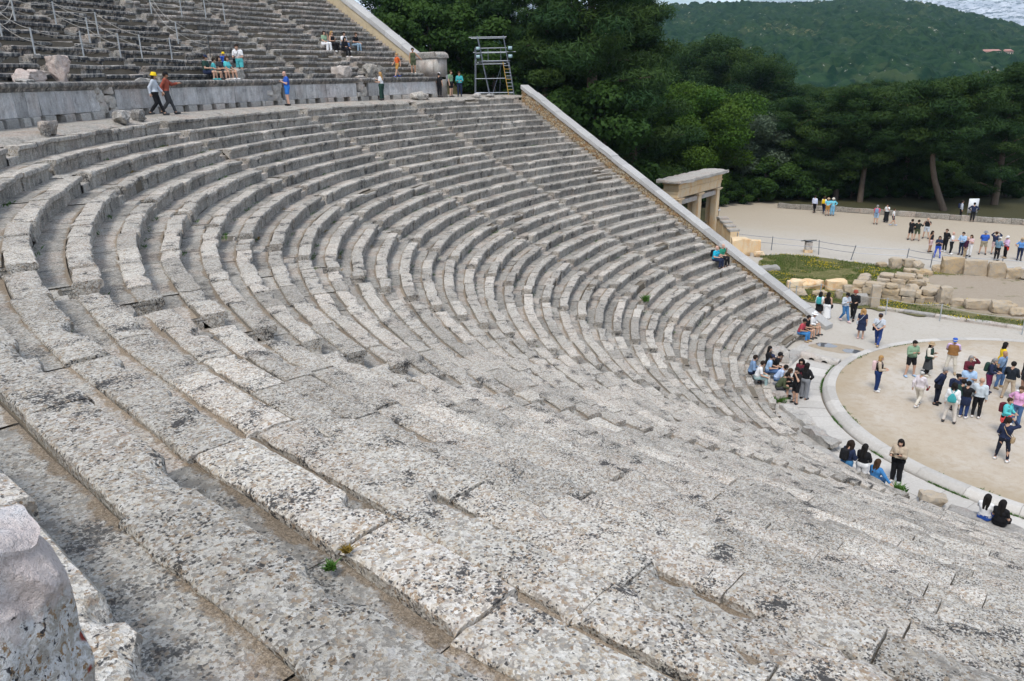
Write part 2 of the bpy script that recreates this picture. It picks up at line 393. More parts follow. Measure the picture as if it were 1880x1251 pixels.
# upper tier: half-size wedges
TE = rad(-3.3)                                               # its end wall
UST = [TE, TC, (TC+TB)/2, TB, (TB+TA)/2, TA, (TA+TZ)/2, TZ, (TZ+TY)/2]
ULAB = ['upper seating wedge beside the upper sloping wall, behind the woman in olive', 'upper seating wedge with the five friends sitting in a row',
        'upper seating wedge left of the five friends', 'upper seating wedge behind the six people perched above the walkway wall', 'upper seating wedge right of the yellowish dirt stair with ropes',
        'ruined upper seating wedge above the two walkers', 'broken upper seating wedge behind the upright pink block', 'upper seating wedge at the top left corner']
for w in range(8):
    a, b = UST[w], UST[w+1]; two = w < 3
    root = thing('seating_wedge', ULAB[w], 'seating', polar(UR0, (a+b)/2, UZ0-.3, two), 'wedges of stone seats in the upper tier')
    for k in range(21):
        R, z = UR0+URUN*k, UZ0+URISE*k; Re = R+(SH if two else 0); g0 = .33/Re
        ru = (.05, .06, .06, .07, .09, .13, .15, .15)[w]
        tier_row('seat_row', root, R, z, a+g0+(.35/Re if w == 0 else 0), b-g0, two, UM2 if w < 3 else UM, SEATU, SEATW, URISE, URUN, 1.2, ru, .42+.06*math.sin(k*2.1+w), 20000+1000*w+k)
for w in range(9):
    th, two = UST[w], w < 4
    lab = ['upper stair along the upper sloping wall', 'upper stair passing right of the five seated friends', 'second upper stair left of the five friends', 'upper stair above the man in blue',
           'upper stair rising behind the six people on the wall edge', 'yellowish dirt stair with rope rails above the two walkers', 'upper stair left of the roped dirt stair',
           'upper stair at the top left corner', 'upper stair just beyond the left edge'][w]
    root = thing('stone_staircase', lab, 'stairs', polar(UR0, th, UZ0-.4, two), 'stairs of the upper tier')
    t = th+(.35/46 if w == 0 else 0)
    stair_fill(root, t, two, [(UR0+URUN*k, UZ0+URISE*k-.062, URISE, URUN) for k in range(21)], .5)
    for k in range(21):
        R, z = UR0+URUN*k, UZ0+URISE*k-.062
        stair_step(root, [M['upfoot']], R, R+URUN/2, z-URISE/2, .40, t, two, 40000+w*100+k)
        stair_step(root, [M['upfoot']], R+URUN/2, R+URUN+.01, z, .40, t, two, 45000+w*100+k)
# ---------------------------------------------------------------- ground and terrain
N_D = np.array([-math.sin(TD), math.cos(TD)]); R_D = np.array([math.cos(TD), math.sin(TD)])
def wall_line(along):          # underside of the coping of the lower end wall
    return np.maximum(.39+.519*(along-13.02), -.3)
def terrain_z(x, y):
    p = np.stack([x, y], -1)-O2; al = p@R_D-SH; s = -(p@N_D)-.9              # distance outside the lower end wall
    R2 = np.hypot(p[..., 0], p[..., 1])-SH
    zz = np.clip((al-13.0)*.5, 0, None); zz = np.minimum(zz, 12.2+np.clip(al-46, 0, None)*.45)
    zz = zz*(1-sstep(.8, 4.5+np.clip(al-22, 0, 30)*.75, s))
    inside = sstep(-.2, -1.2, s)                      # under the seats: keep well below them
    cav = np.clip((np.minimum(np.hypot(x, y), np.maximum(R2, 0))-13.5)*.484-1.6, -.6, 30)
    z = zz*(1-inside)+np.minimum(cav, np.where(np.hypot(x, y) > 56, 20., 11.0 if False else cav))*inside
    z = np.where((s < -.7) & (np.maximum(R2, np.hypot(x, y)) > 37) & (np.hypot(x, y) < 57), np.minimum(z, 11.2), z)
    n = fbm(np.stack([x*.08, y*.08, 0*x], -1), 3, 3)-.5
    return z+n*.25*sstep(6, 16, np.abs(zz)+np.hypot(x, y)-50)-.03
g = np.concatenate([np.linspace(-2600, -160, 26), np.linspace(-140, 140, 187), np.linspace(160, 2600, 26)])
X, Y = np.meshgrid(g, g, indexing='ij'); Z = terrain_z(X, Y)
Z = np.where(np.hypot(X, Y) > 150, -.5, Z)
# open flat ground in front of the theatre
flat = (Y < -1) & (np.hypot(X, Y) < 130) & (terrain_z(X, Y) < .35)
Z = np.where(flat, -.035, Z)
t = NT('ground_earth', .95, .1)
xy = t.pos(); sepn = t.N.new('ShaderNodeSeparateXYZ'); t.L.new(xy, sepn.inputs[0])
px, py, pz = sepn.outputs
n1 = t.noise(.35, 5, .6); n2 = t.noise(5, 5, .65); n3 = t.noise(40, 3, .7)
grav = t.mix(n1, (.46, .43, .385), (.375, .335, .275)); grav = t.mix(t.ss(n3, .5, .75), grav, (.55, .53, .49)); grav = t.mix(t.math('MULTIPLY', t.ss(n2, .5, .7), .35), grav, (.30, .25, .19))
warm = t.ss(t.math('ADD', py, t.math('MULTIPLY', n1, 9)), -32, -24)
grav = t.mix(warm, t.mix(n2, (.43, .375, .295), (.36, .305, .235)), grav)
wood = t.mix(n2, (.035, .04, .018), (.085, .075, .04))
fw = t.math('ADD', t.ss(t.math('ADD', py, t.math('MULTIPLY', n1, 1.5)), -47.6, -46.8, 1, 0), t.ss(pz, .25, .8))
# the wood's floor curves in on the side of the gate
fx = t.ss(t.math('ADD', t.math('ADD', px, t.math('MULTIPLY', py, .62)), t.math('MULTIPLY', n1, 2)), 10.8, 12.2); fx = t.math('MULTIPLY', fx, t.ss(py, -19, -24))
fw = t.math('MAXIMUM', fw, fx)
t.bump(t.math('ADD', n3, n2), .5, .02)
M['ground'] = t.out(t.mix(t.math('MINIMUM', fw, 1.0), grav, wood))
mb = MB(); mb.add(np.stack([X, Y, Z], -1).reshape(-1, 3), [gridf(len(g), len(g))[:, ::-1]])
tag(mb.build('ground', M['ground'], smooth=rad(60)), kind='structure')
# ---------------------------------------------------------------- orchestra, kerb ring, gutter
def ringmesh(mb, prof, t0, t1, n, mat=0, two=False, flip=True, wob=0.0, seed=0, **at):
    th = np.linspace(t0, t1, n); P = np.array(prof)
    V = polar(P[None, :, 0]+0*th[:, None], th[:, None], P[None, :, 1]+0*th[:, None], two).reshape(-1, 3)
    if wob: V = V+wob*2*np.stack([fbm(V*2+k*5, seed+k, 2)-.5 for k in range(3)], -1)
    f = gridf(n, len(P)); mb.add(V, [f[:, ::-1] if flip else f], mat, **at)
t = NT('orchestra_earth', .95, .1)
n1 = t.noise(.25, 5, .6); n2 = t.noise(2.6, 6, .72, dist=.4); n3 = t.noise(40, 4, .75)
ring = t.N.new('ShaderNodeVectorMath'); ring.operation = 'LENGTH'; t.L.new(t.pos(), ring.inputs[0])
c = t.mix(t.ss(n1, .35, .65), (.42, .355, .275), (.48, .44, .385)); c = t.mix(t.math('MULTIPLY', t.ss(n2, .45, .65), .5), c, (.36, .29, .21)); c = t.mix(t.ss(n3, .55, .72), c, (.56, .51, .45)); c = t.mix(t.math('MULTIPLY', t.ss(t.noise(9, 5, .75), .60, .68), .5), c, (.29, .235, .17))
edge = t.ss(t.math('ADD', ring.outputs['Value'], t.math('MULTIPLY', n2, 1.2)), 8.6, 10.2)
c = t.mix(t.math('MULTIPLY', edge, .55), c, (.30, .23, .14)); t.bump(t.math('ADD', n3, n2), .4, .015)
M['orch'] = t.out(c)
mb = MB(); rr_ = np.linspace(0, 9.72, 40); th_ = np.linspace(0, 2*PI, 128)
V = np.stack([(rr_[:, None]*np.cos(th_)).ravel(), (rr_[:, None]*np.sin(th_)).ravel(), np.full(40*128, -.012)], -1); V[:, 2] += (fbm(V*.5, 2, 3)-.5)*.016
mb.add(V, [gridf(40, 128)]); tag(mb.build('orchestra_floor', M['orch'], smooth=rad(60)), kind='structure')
t = NT('gutter_paving', .85, .2)
n1 = t.noise(1.2, 5, .6); n2 = t.noise(9, 5, .7); n3 = t.noise(50, 3)
c = t.mix(n1, (.50, .475, .435), (.40, .375, .34)); c = t.mix(t.math('MULTIPLY', t.ss(n2, .45, .7), .45), c, (.58, .56, .53)); c = t.mix(t.ss(n3, .62, .75), c, (.25, .22, .18))
c = t.rgb(c, t.math('ADD', .86, t.math('MULTIPLY', t.attr('tone'), .24))); t.bump(t.math('ADD', n2, n3), .25, .01); M['paving'] = t.out(c)
root = thing('stone_kerb', 'pale rounded stone kerb ringing the round earth orchestra', 'kerb', (0, 0, 0))
rr = random.Random(3); s = 0.0; gutter0, gutter1 = rad(-3.6), rad(183.6)
while s < 2*PI-.02:
    L = rr.uniform(.13, .19); L = min(L, 2*PI-s)
    a, b = s+.0006, s+L-.0006; mid = ((a+b)/2+PI) % (2*PI)-PI
    low = gutter0 < mid < gutter1
    mb = MB()
    pr = [(9.70, -.06), (9.705, .012), (9.73, .02), (10.03, .02), (10.07, .012)]
    pr += [(10.10, -.02), (10.17, -.06), (10.235, -.12), (10.265, -.20), (10.26, -.26)] if low else [(10.08, -.06)]
    ringmesh(mb, pr, a, b, 10, wob=.006, seed=5, tone=rr.random(), ris=0, rho=1)
    n = len(pr); mb.add(mb.v[0][:n], [np.arange(n)[None]], tone=.5, ris=0, rho=1); mb.add(mb.v[0][-n:], [np.arange(n)[::-1][None]], tone=.5, ris=0, rho=1)
    mb.build('kerb_stone', M['paving'], root, smooth=rad(50)); s += L
mb = MB(); ringmesh(mb, [(10.0, -.235), (14.0, -.235)], gutter0-.03, gutter1, 140, 1, flip=True, tone=.5)
for (r0, r1, wmean) in ((10.33, 11.55, .085), (11.56, 12.72, .075)):
    a = gutter0
    while a < gutter1:
        L = wmean*rr.uniform(.7, 1.3); b = min(a+L, gutter1); dz = rr.gauss(0, .004)
        ringmesh(mb, [(r0+.003, -.235), (r0+.008, -.205+dz), (r1-.008, -.205+dz), (r1-.003, -.235)], a+.0004, b-.0004, 6, 0, wob=.004, seed=8, tone=rr.random()); a = b
tag(mb.build('gutter_pavement', [M['paving'], M['earth']], smooth=rad(40)), kind='structure')
# flat steps of the front row and the bridge stone over the gutter
mb = MB(); a = rad(-13)
while a < rad(66):
    L = rr.uniform(.08, .16); ringmesh(mb, [(12.04, -.30), (12.05, -.03), (12.075, -.005), (12.70, 0.0), (12.72, -.1)], a+.0008, a+L-.0008, 8, 0, wob=.008, seed=11, tone=rr.random(), ris=0, rho=1); a += L
tag(mb.build('stone_step', M['pale'], smooth=rad(50)), 'low pale stone step running along the front of the first row', 'step')
root = thing('bridge_stone', 'half round stone beam bridging the end of the gutter over two dark drain holes', 'stone beam', (11, -.75, -.2))
p0, p1 = np.array([12.05, -.86]), np.array([10.12, -.66]); dv = (p1-p0)/np.linalg.norm(p1-p0); nv = np.array([-dv[1], dv[0]])
L = np.linalg.norm(p1-p0); xs = np.linspace(0, L, 45)
holes = [(.62, .16), (1.28, .17)]
V = []
for x in xs:
    lo = -.21
    for hc, hw in holes:
        if abs(x-hc) < hw: lo = max(lo, -.21+.15*math.sqrt(1-((x-hc)/hw)**2))
    for (o_, z_) in [(.24, -.21), (.24, -.02), (.18, .05), (.0, .085), (-.14, .06), (-.22, -.01), (-.24, -.1), (-.24, -.21)]:
        z2 = max(z_, lo) if abs(o_) > .1 else z_
        V.append([*(p0+dv*x-nv*o_*-1 if False else p0+dv*x+nv*o_), z2])
V = np.array(V); V += .008*2*np.stack([fbm(V*3+k, 2+k, 2)-.5 for k in range(3)], -1)
mb = MB(); mb.add(V, [gridf(45, 8), np.arange(8)[None], np.arange(8)[::-1][None]+44*8], tone=.7, ris=0, rho=1)
mb.build('beam', M['pale'], root, smooth=rad(50))
M['dark'] = plain('drain_dark', (.02, .018, .016), .9)
for hc, hw in holes:
    v, f = box([*(p0+dv*hc+nv*.0), -.15], (hw*2.1, .30, .13), math.atan2(dv[1], dv[0])); mb = MB(); mb.add(v, f); mb.build('drain_hole', M['dark'], root, smooth=False)
def blob(cx, cy, rx, ry, rz, z, seed, n=40):
    th = np.arange(n)/n*2*PI; k = 1+.55*(fbm(np.stack([np.cos(th)*1.5, np.sin(th)*1.5, 0*th+seed], -1), seed, 3)-.5)*2*.6
    x, y = rx*k*np.cos(th), ry*k*np.sin(th); c, s = math.cos(rz), math.sin(rz)
    return np.stack([cx+c*x-s*y, cy+s*x+c*y, 0*th+z], -1), [np.arange(n)[None]]
# ground right behind the beam up to the plaza level, with the puddle
mb = MB(); n = 24
A = np.linspace(rad(-26), gutter0-.012, n)
V = polar(np.linspace(10.07, 13.2, 12)[None]+0*A[:, None], A[:, None], -.008+0*A[:, None], False).reshape(-1, 3)
mb.add(V, [gridf(n, 12)[:, ::-1]])
M['wetearth'] = earth_mat('damp_earth', (.27, .21, .145), (.38, .325, .25), 2)
tag(mb.build('plaza_edge', M['ground']), kind='structure')
for px_, py_, rx, ry, sd_ in ((1540, 640, 1.25, .75, 3),):
    q = at(px_, py_, 0); v, f = blob(q[0], q[1], rx, ry, .25, -.0045, sd_, 60); mb = MB(); mb.add(v, f); tag(mb.build('damp_ground', M['wetearth']), kind='structure')
t = NT('puddle_water', .04, .5); M['puddle'] = t.out((.10, .105, .11))
for px_, py_, rx, ry, lab in ((1518, 634, .50, .36, 'shallow rain puddle beside the bridge stone, nearer the seats'), (1566, 645, .46, .34, 'shallow rain puddle beside the bridge stone, nearer the kerb ring')):
    q = at(px_, py_, 0); v, f = blob(q[0], q[1], rx, ry, .3, -.001, int(px_)); mb = MB(); mb.add(v, f); tag(mb.build('puddle', M['puddle']), lab, 'puddle', kind=None)
# pale worn slabs around the puddle
# ---------------------------------------------------------------- walkway between the tiers, and its wall
mb = MB()
for (a, b, two) in ((rad(-11.5), TB, True), (TB, rad(112), False)):
    n = int((b-a)*40/.7)+2; th = np.linspace(a, b, n); pr = np.linspace(37.62, 41.2, 14)
    V = polar(pr[None]+0*th[:, None], th[:, None], ZDIA-.17*np.exp(-(pr-37.62)/.25)[None]+0*th[:, None], two).reshape(-1, 3)
    V[:, 2] += (fbm(V*1.1, 4, 4)-.5)*.10; mb.add(V, [gridf(n, 14)[:, ::-1]], rho=.52+.3*(fbm(V*.8, 9, 3)-.45), tone=.5, ris=0)
# the walkway's open end past the upper wall
n = 12; th = np.linspace(rad(-11.5), TE+.01, n); pr = np.linspace(41.2, 48, 20)
V = polar(pr[None]+0*th[:, None], th[:, None], ZDIA+0*th[:, None], True).reshape(-1, 3); V[:, 2] += (fbm(V*1.1, 4, 4)-.5)*.12
mb.add(V, [gridf(n, 20)[:, ::-1]], rho=.6, tone=.4, ris=0)
tag(mb.build('walkway', M['upfoot'], smooth=rad(60)), kind='structure')
wall = thing('tier_wall', 'upright slab wall with a moulded ledge between the walkway and the upper seats', 'wall', polar(39.8, TB, ZDIA, False))
RW = 39.80
def wall_piece(name, a, b, two, prof, mat, seed, wob=.01, tone=.5, ris=0.0, fine=.16):
    Re = RW+(SH if two else 0); L = (b-a)*Re; n = max(3, int(L/fine)+1)
    mb = MB(); P = np.array(prof); th = np.linspace(a, b, n)
    V = polar(P[None, :, 0]+0*th[:, None], th[:, None], P[None, :, 1]+0*th[:, None], two).reshape(-1, 3)
    V = V+wob*2*np.stack([fbm(V*2.2+k*5, seed+k, 3)-.5 for k in range(3)], -1)
    k = len(P); mb.add(V, [gridf(n, k), np.arange(k)[None], np.arange(k)[::-1][None]+(n-1)*k], tone=tone, ris=ris, rho=1)
    return mb.build(name, mat, wall, smooth=rad(40))
rr = random.Random(17)
gaps = [(rad(15.0), rad(16.4)), (rad(5.6), rad(6.5)), (rad(33.6), rad(35.2))]          # broken places: rubble shows
for (a0, a1, two) in ((TE+.05/45, TB, True), (TB, rad(75), False)):
    Re = RW+(SH if two else 0); a = a0
    while a < a1-.002:
        L = rr.uniform(.75, 1.15)/Re; b = min(a1, a+L)
        if a1-b < .3/Re: b = a1
        mid = (a+b)/2; inr = any(g0 < mid < g1 for g0, g1 in gaps)
        z0 = ZDIA+.27; z1 = 13.50
        if not inr:
            wall_piece('slab', a+.006/Re*rr.uniform(.5, 2), b-.006/Re, two, [(RW+.2, z0), (RW+.02, z0), (RW+rr.uniform(-.02, .03), z0+.02), (RW+rr.uniform(.0, .04), z1-.05), (RW+.03, z1), (RW+.2, z1)], M['slabstone'], rr.randrange(999), .012, rr.random(), .9)
        # foundation blocks with dark gaps
        w = (b-a)*rr.uniform(.55, .75); o_ = rr.uniform(0, (b-a)-w)
        wall_piece('footing', a+o_, a+o_+w, two, [(RW+.3, ZDIA-.1), (RW-.06, ZDIA-.1), (RW-.08, ZDIA+.0), (RW-.07, ZDIA+.235), (RW-.03, ZDIA+.265), (RW+.3, ZDIA+.265)], M['pale'], rr.randrange(999), .03, rr.random(), 0)
        a = b
    a = a0
    while a < a1-.002:
        L = rr.uniform(1.2, 2.4)/Re; b = min(a1, a+L)
        dz = rr.gauss(0, .012)
        wall_piece('ledge', a+.004/Re, b-.004/Re, two, [(RW+.35, 13.505), (RW+.0, 13.505), (RW-.03, 13.54), (RW-.05, 13.59), (RW-.13, 13.63), (RW-.16, 13.69), (RW-.15, 13.76), (RW-.10, 13.80), (RW+.2, 13.82), (RW+.55, 13.81), (RW+.98, 13.80), (RW+.98, 13.6)], M['upper'], rr.randrange(999), .022, rr.random()*.8, .7); a = b
    # packed earth and rubble core behind the slabs
    mb = MB(); n = int((a1-a0)*Re/.5)+2
    ringmesh(mb, [(RW+.22, ZDIA-.1), (RW+.20, 13.52), (RW+1.0, 13.72)], a0, a1, n, two=two, flip=False, wob=.08, seed=6); mb.build('rubble_core', M['earth'], wall)
for g0, g1 in gaps:
    two = g0 < TB; Re = RW+(SH if two else 0)
    for k in range(14):
        th = rr.uniform(g0, g1); z = ZDIA+rr.uniform(.2, 1.15); v, f = rock(polar(RW+.14, th, z, two), (.42, .38, .28), rr.random()*3, 5, rr.randrange(99), .15)
        mb = MB(); mb.add(v, f, tone=rr.random(), ris=0, rho=1); mb.build('rubble_stone', M['pale'], wall, smooth=rad(60))
# ---------------------------------------------------------------- sloping end walls
t = NT('rubble_masonry', .95, .1)
v = t.scaled(t.pos(), (1, 1, 1.35)); wob = t.noise(6, 3, .6, col=True)
vm = t.N.new('ShaderNodeVectorMath'); vm.operation = 'MULTIPLY_ADD'; t.L.new(wob, vm.inputs[0]); vm.inputs[1].default_value = (.14, .14, .14); t.L.new(v, vm.inputs[2])
cellc = t.voro(4.6, vm.outputs[0], out='Color'); cd = t.voro(4.6, vm.outputs[0], feat='DISTANCE_TO_EDGE')
sp = t.N.new('ShaderNodeSeparateColor'); t.L.new(cellc, sp.inputs[0])
c = t.ramp(sp.outputs[0], [(0, (.30, .17, .075)), (.35, (.46, .33, .18)), (.65, (.42, .36, .27)), (1, (.52, .42, .27))])
c = t.mix(t.math('MULTIPLY', t.noise(25, 4, .7), .5), c, (.25, .2, .14)); c = t.mix(t.ss(cd, .02, .09, 1, 0), c, (.16, .105, .06))
t.bump(t.math('ADD', t.ss(cd, 0, .16), t.math('MULTIPLY', t.noise(30, 4), .25)), .9, .05); M['rubble'] = t.out(c)
t = NT('coping_stone', .9, .2); n1 = t.noise(1.3, 5, .6); n2 = t.noise(14, 6, .68); n3 = t.noise(45, 4, .7)
c = t.mix(n1, (.40, .385, .36), (.33, .325, .32)); c = t.mix(t.math('MULTIPLY', t.ss(n2, .48, .62), .6), c, (.50, .49, .46)); c = t.mix(t.math('MULTIPLY', t.ss(n3, .57, .66), .6), c, (.12, .12, .12))
c = t.rgb(c, t.math('ADD', .85, t.math('MULTIPLY', t.attr('tone'), .25))); t.bump(t.math('ADD', n2, n3), .4, .01); M['coping'] = t.out(c)
t = NT('yellow_plaster', .95, .1); n1 = t.noise(1.6, 5, .65); n2 = t.noise(9, 5, .7); c = t.mix(n1, (.50, .39, .22), (.43, .375, .29)); c = t.mix(t.math('MULTIPLY', t.ss(n2, .5, .66), .5), c, (.30, .25, .18)); t.bump(n2, .5, .02); M['ochrewall'] = t.out(c)
def end_wall(root, thw, off0, off1, a0, a1, zlow, zstair, mats, thick, seglen, capw=(.0, .68), bulge=0.0):
    """sloping wall along a radial line of the second centre: rough inner face below, coping blocks on top"""
    nn = np.array([-math.sin(thw), math.cos(thw)]); rv = np.array([math.cos(thw), math.sin(thw)])
    def P(al, off, z): return np.concatenate([O2[None]+rv[None]*(np.asarray(al)[:, None]+SH)+nn[None]*np.asarray(off)[:, None], np.asarray(z)[:, None]], 1)
    n = int((a1-a0)/.12); al = np.linspace(a0, a1, n); zl = zlow(al); zs = zstair(al)-1.3
    m = 14; V = []
    for j in range(m):
        u = j/(m-1); z = zs*(1-u)+zl*u; V.append(P(al, np.full(n, off0), z))
    V = np.stack(V, 1).reshape(-1, 3); V[:, :2] += nn*(2*(fbm(V*4.5, 33, 3)-.5)*.05)[:, None]
    mb = MB(); mb.add(V, [gridf(n, m)])
    V2 = np.stack([P(al, np.full(n, off1), zs-14), P(al, np.full(n, off1), zl)], 1).reshape(-1, 3); mb.add(V2, [gridf(n, 2)[:, ::-1]])
    e0 = np.array([al[0], al[0], al[0], al[0]]); ev = P(e0, np.array([off0, off0, off1, off1]), np.array([zs[0]-2, zl[0], zl[0], zs[0]-2])); mb.add(ev, [np.array([[0, 1, 2, 3]])])
    e0 = np.array([al[-1]]*4); ev = P(e0, np.array([off0, off0, off1, off1]), np.array([zs[-1]-2, zl[-1], zl[-1], zs[-1]-2])); mb.add(ev, [np.array([[3, 2, 1, 0]])])
    mb.build('rubble_body', mats[0], root, smooth=rad(60))
    rr = random.Random(5); a = a0-.05; 
    while a < a1:
        L = seglen*rr.uniform(.75, 1.25); b = min(a1+.02, a+L); k = 7
        al = np.linspace(a+.006, b-.006, k); zl = zlow(al)+rr.gauss(0, .016)
        t_ = thick
        prof = [(off0+.07, 0), (off0+.07, t_*.85), (off0+.05, t_*.98), ((off0+off1)/2, t_+bulge), (off1-.03, t_*.98), (off1-.05, t_*.85), (off1-.05, 0)]
        V = np.stack([P(al, np.full(k, o_+rr.gauss(0, .006)), zl+z_) for o_, z_ in prof], 1).reshape(-1, 3)
        V += .014*2*np.stack([fbm(V*3+q*5, 40+q, 2)-.5 for q in range(3)], -1)
        mb = MB(); p = len(prof); F = gridf(k, p)
        mb.add(V, [F, np.arange(p)[None], np.arange(p)[::-1][None]+(k-1)*p, np.stack([np.arange(k-1)*p+p-1, np.arange(k-1)*p, np.arange(1, k)*p, np.arange(1, k)*p+p-1], -1)], tone=rr.random(), ris=0, rho=1)
        mb.build('coping_block', mats[1], root, smooth=rad(35)); a = b
lowstair = lambda al: ZR1+(al-RR1)/RUN*RISE
root = thing('retaining_wall', 'long sloping rubble wall with pale coping closing the lower seats at the far end', 'wall', (24, -7.5, 0))
end_wall(root, TD, -.47, -1.12, 12.35, 37.35, lambda al: .36+.515*(al-13.02)+.0*al, lowstair, (M['rubble'], M['coping']), .27, 1.25)
upst = lambda al: UZ0+(al-UR0)/URUN*URISE
root = thing('retaining_wall', 'upper sloping wall, yellow below and topped by a thick rounded grey coping', 'wall', polar(48, TE, 16, True))
end_wall(root, TE, .02, -.75, 42.0, 57.5, lambda al: 15.42+.56*(al-43.02), upst, (M['ochrewall'], M['coping']), .36, 1.5, bulge=.10)
# pillar at the foot of the upper wall
root = thing('stone_pillar', 'squat pale pillar with a rounded cap at the foot of the upper wall', 'pillar', polar(40.9, TE, 13.8, True))
nn = np.array([-math.sin(TE), math.cos(TE)]); rv = np.array([math.cos(TE), math.sin(TE)])
def PP(al, off, z): q = O2+rv*(al+SH)+nn*off; return [q[0], q[1], z]
v, f = box(PP(40.95, -.36, 14.42), (2.2, .95, 1.26), TE); v += .012*2*np.stack([fbm(v*2+q*5, 40+q, 2)-.5 for q in range(3)], -1); mb = MB(); mb.add(v, f, tone=.7, ris=.6, rho=1); mb.build('shaft', M['pale'], root, smooth=False)
al = np.linspace(39.72, 42.2, 22); V = []
u = (al-39.72)/(42.2-39.72); top = 15.27+.20*np.minimum(1, np.sqrt(np.clip(np.minimum(u/.12, (1-u)/.2), 0, 1)))
for i, a in enumerate(al):
    for off, zz in ((.17, 15.04), (.2, 15.1), (.18, top[i]-.05), (.1, top[i]), (-.8, top[i]), (-.9, top[i]-.05), (-.92, 15.1), (-.9, 15.04)): V.append(PP(a, off, zz))
V = np.array(V); V += .012*2*np.stack([fbm(V*3+q*5, 60+q, 3)-.5 for q in range(3)], -1)
mb = MB(); mb.add(V, [gridf(22, 8), np.arange(8)[None], np.arange(8)[::-1][None]+21*8, np.stack([np.arange(21)*8+7, np.arange(21)*8, np.arange(1, 22)*8, np.arange(1, 22)*8+7], -1)], tone=.3, ris=0, rho=1)
mb.build('cap', M['upper'], root, smooth=rad(50))
v, f = box(PP(40.6, .165, 14.35), (.75, .06, .95), TE); mb = MB(); mb.add(v, f, tone=.9, ris=.3, rho=1); mb.build('relief_panel', M['pale'], root, smooth=False)
# end face of the walkway wall under the pillar
v, f = box(PP(40.9, -.30, 12.95), (2.3, .75, 1.36), TE); mb = MB(); mb.add(v, f, tone=.6, ris=.5, rho=1); mb.build('plinth', M['pale'], root, smooth=False)
# ---------------------------------------------------------------- people
def surface_nets(val, org, h):
    """smooth closed surface of val<0 on a regular grid"""
    s = val < 0; nx, ny, nz = val.shape
    cs = np.zeros((nx-1, ny-1, nz-1), np.int32)
    for a in (0, 1):
        for b in (0, 1):
            for c in (0, 1): cs += s[a:nx-1+a, b:ny-1+b, c:nz-1+c]
    act = (cs > 0) & (cs < 8); ids = np.full(act.shape, -1); idx = np.argwhere(act); ids[act] = np.arange(len(idx))
    P = np.zeros((len(idx), 3)); N = np.zeros(len(idx)); I = idx
    E = [((0, 0, 0), (1, 0, 0)), ((0, 1, 0), (1, 1, 0)), ((0, 0, 1), (1, 0, 1)), ((0, 1, 1), (1, 1, 1)), ((0, 0, 0), (0, 1, 0)), ((1, 0, 0), (1, 1, 0)), ((0, 0, 1), (0, 1, 1)), ((1, 0, 1), (1, 1, 1)), ((0, 0, 0), (0, 0, 1)), ((1, 0, 0), (1, 0, 1)), ((0, 1, 0), (0, 1, 1)), ((1, 1, 0), (1, 1, 1))]
    for a, b in E:
        a, b = np.array(a), np.array(b); va = val[tuple((I+a).T)]; vb = val[tuple((I+b).T)]; m = (va < 0) != (vb < 0)
        t = np.where(m, va/(va-vb+1e-12), 0); P[m] += (a+(b-a)*t[:, None])[m]; N += m
    V = org+(idx+P/N[:, None])*h; F = []
    for ax in range(3):
        sl = [slice(1, -1)]*3; sl[ax] = slice(0, -1); s0 = s[tuple(sl)]; sl2 = list(sl); sl2[ax] = slice(1, None); s1 = s[tuple(sl2)]
        e = np.argwhere(s0 != s1); 
        if not len(e): continue
        fl = s0[tuple(e.T)]; o1, o2 = [(1, 2), (2, 0), (0, 1)][ax]; b = e.copy(); b[:, o1] += 1; b[:, o2] += 1
        q = []
        for d1, d2 in ((-1, -1), (0, -1), (0, 0), (-1, 0)):
            c = b.copy(); c[:, o1] += d1; c[:, o2] += d2; q.append(ids[tuple(c.T)])
        q = np.stack(q, 1); q[~fl] = q[~fl][:, ::-1]; F.append(q)
    return V, np.concatenate(F)
def capsule(p, a, b, ra, rb):
    a, b = np.asarray(a, float), np.asarray(b, float); d = b-a; t = np.clip(((p-a)@d)/(d@d+1e-9), 0, 1)
    return np.linalg.norm(p-a-t[..., None]*d, axis=-1)-(ra+(rb-ra)*t)
_clothm = {}
def cloth(c, var=.16):
    k = tuple(round(x, 3) for x in c)
    if k not in _clothm: _clothm[k] = plain('cloth_%d' % len(_clothm), c, .85, var, 14)
    return _clothm[k]
SKIN = {'l': (.50, .31, .22), 'm': (.38, .22, .14), 'd': (.16, .085, .05), 'p': (.55, .34, .26)}
COL = dict(black=(.012, .012, .014), navy=(.018, .026, .06), blue=(.03, .10, .42), sky=(.16, .45, .62), denim=(.07, .135, .27), ltdenim=(.24, .34, .42), white=(.72, .72, .72), grey=(.22, .23, .25), ltgrey=(.46, .50, .55), dkgrey=(.05, .052, .055),
    red=(.55, .045, .03), orange=(.62, .12, .03), maroon=(.11, .018, .03), green=(.16, .26, .15), sage=(.22, .33, .22), olive=(.07, .085, .045), teal=(.05, .32, .34), turq=(.10, .50, .52), yellow=(.75, .52, .02), tan=(.38, .28, .17), khaki=(.30, .26, .18), cream=(.60, .56, .48), pink=(.62, .33, .52), blush=(.62, .45, .45), coral=(.80, .09, .09), ltblue=(.34, .48, .66), chambray=(.17, .26, .40), dkgreen=(.02, .05, .04), ochre=(.45, .24, .06), beige=(.44, .36, .27), lilac=(.55, .42, .62), blood=(.30, .03, .04), cyan=(.16, .50, .62), rust=(.28, .07, .045))
HAIR = dict(black=(.012, .010, .009), brown=(.05, .027, .014), dk=(.022, .014, .010), blond=(.36, .21, .08), grey=(.24, .23, .22), red=(.22, .08, .025), white=(.5, .5, .48))
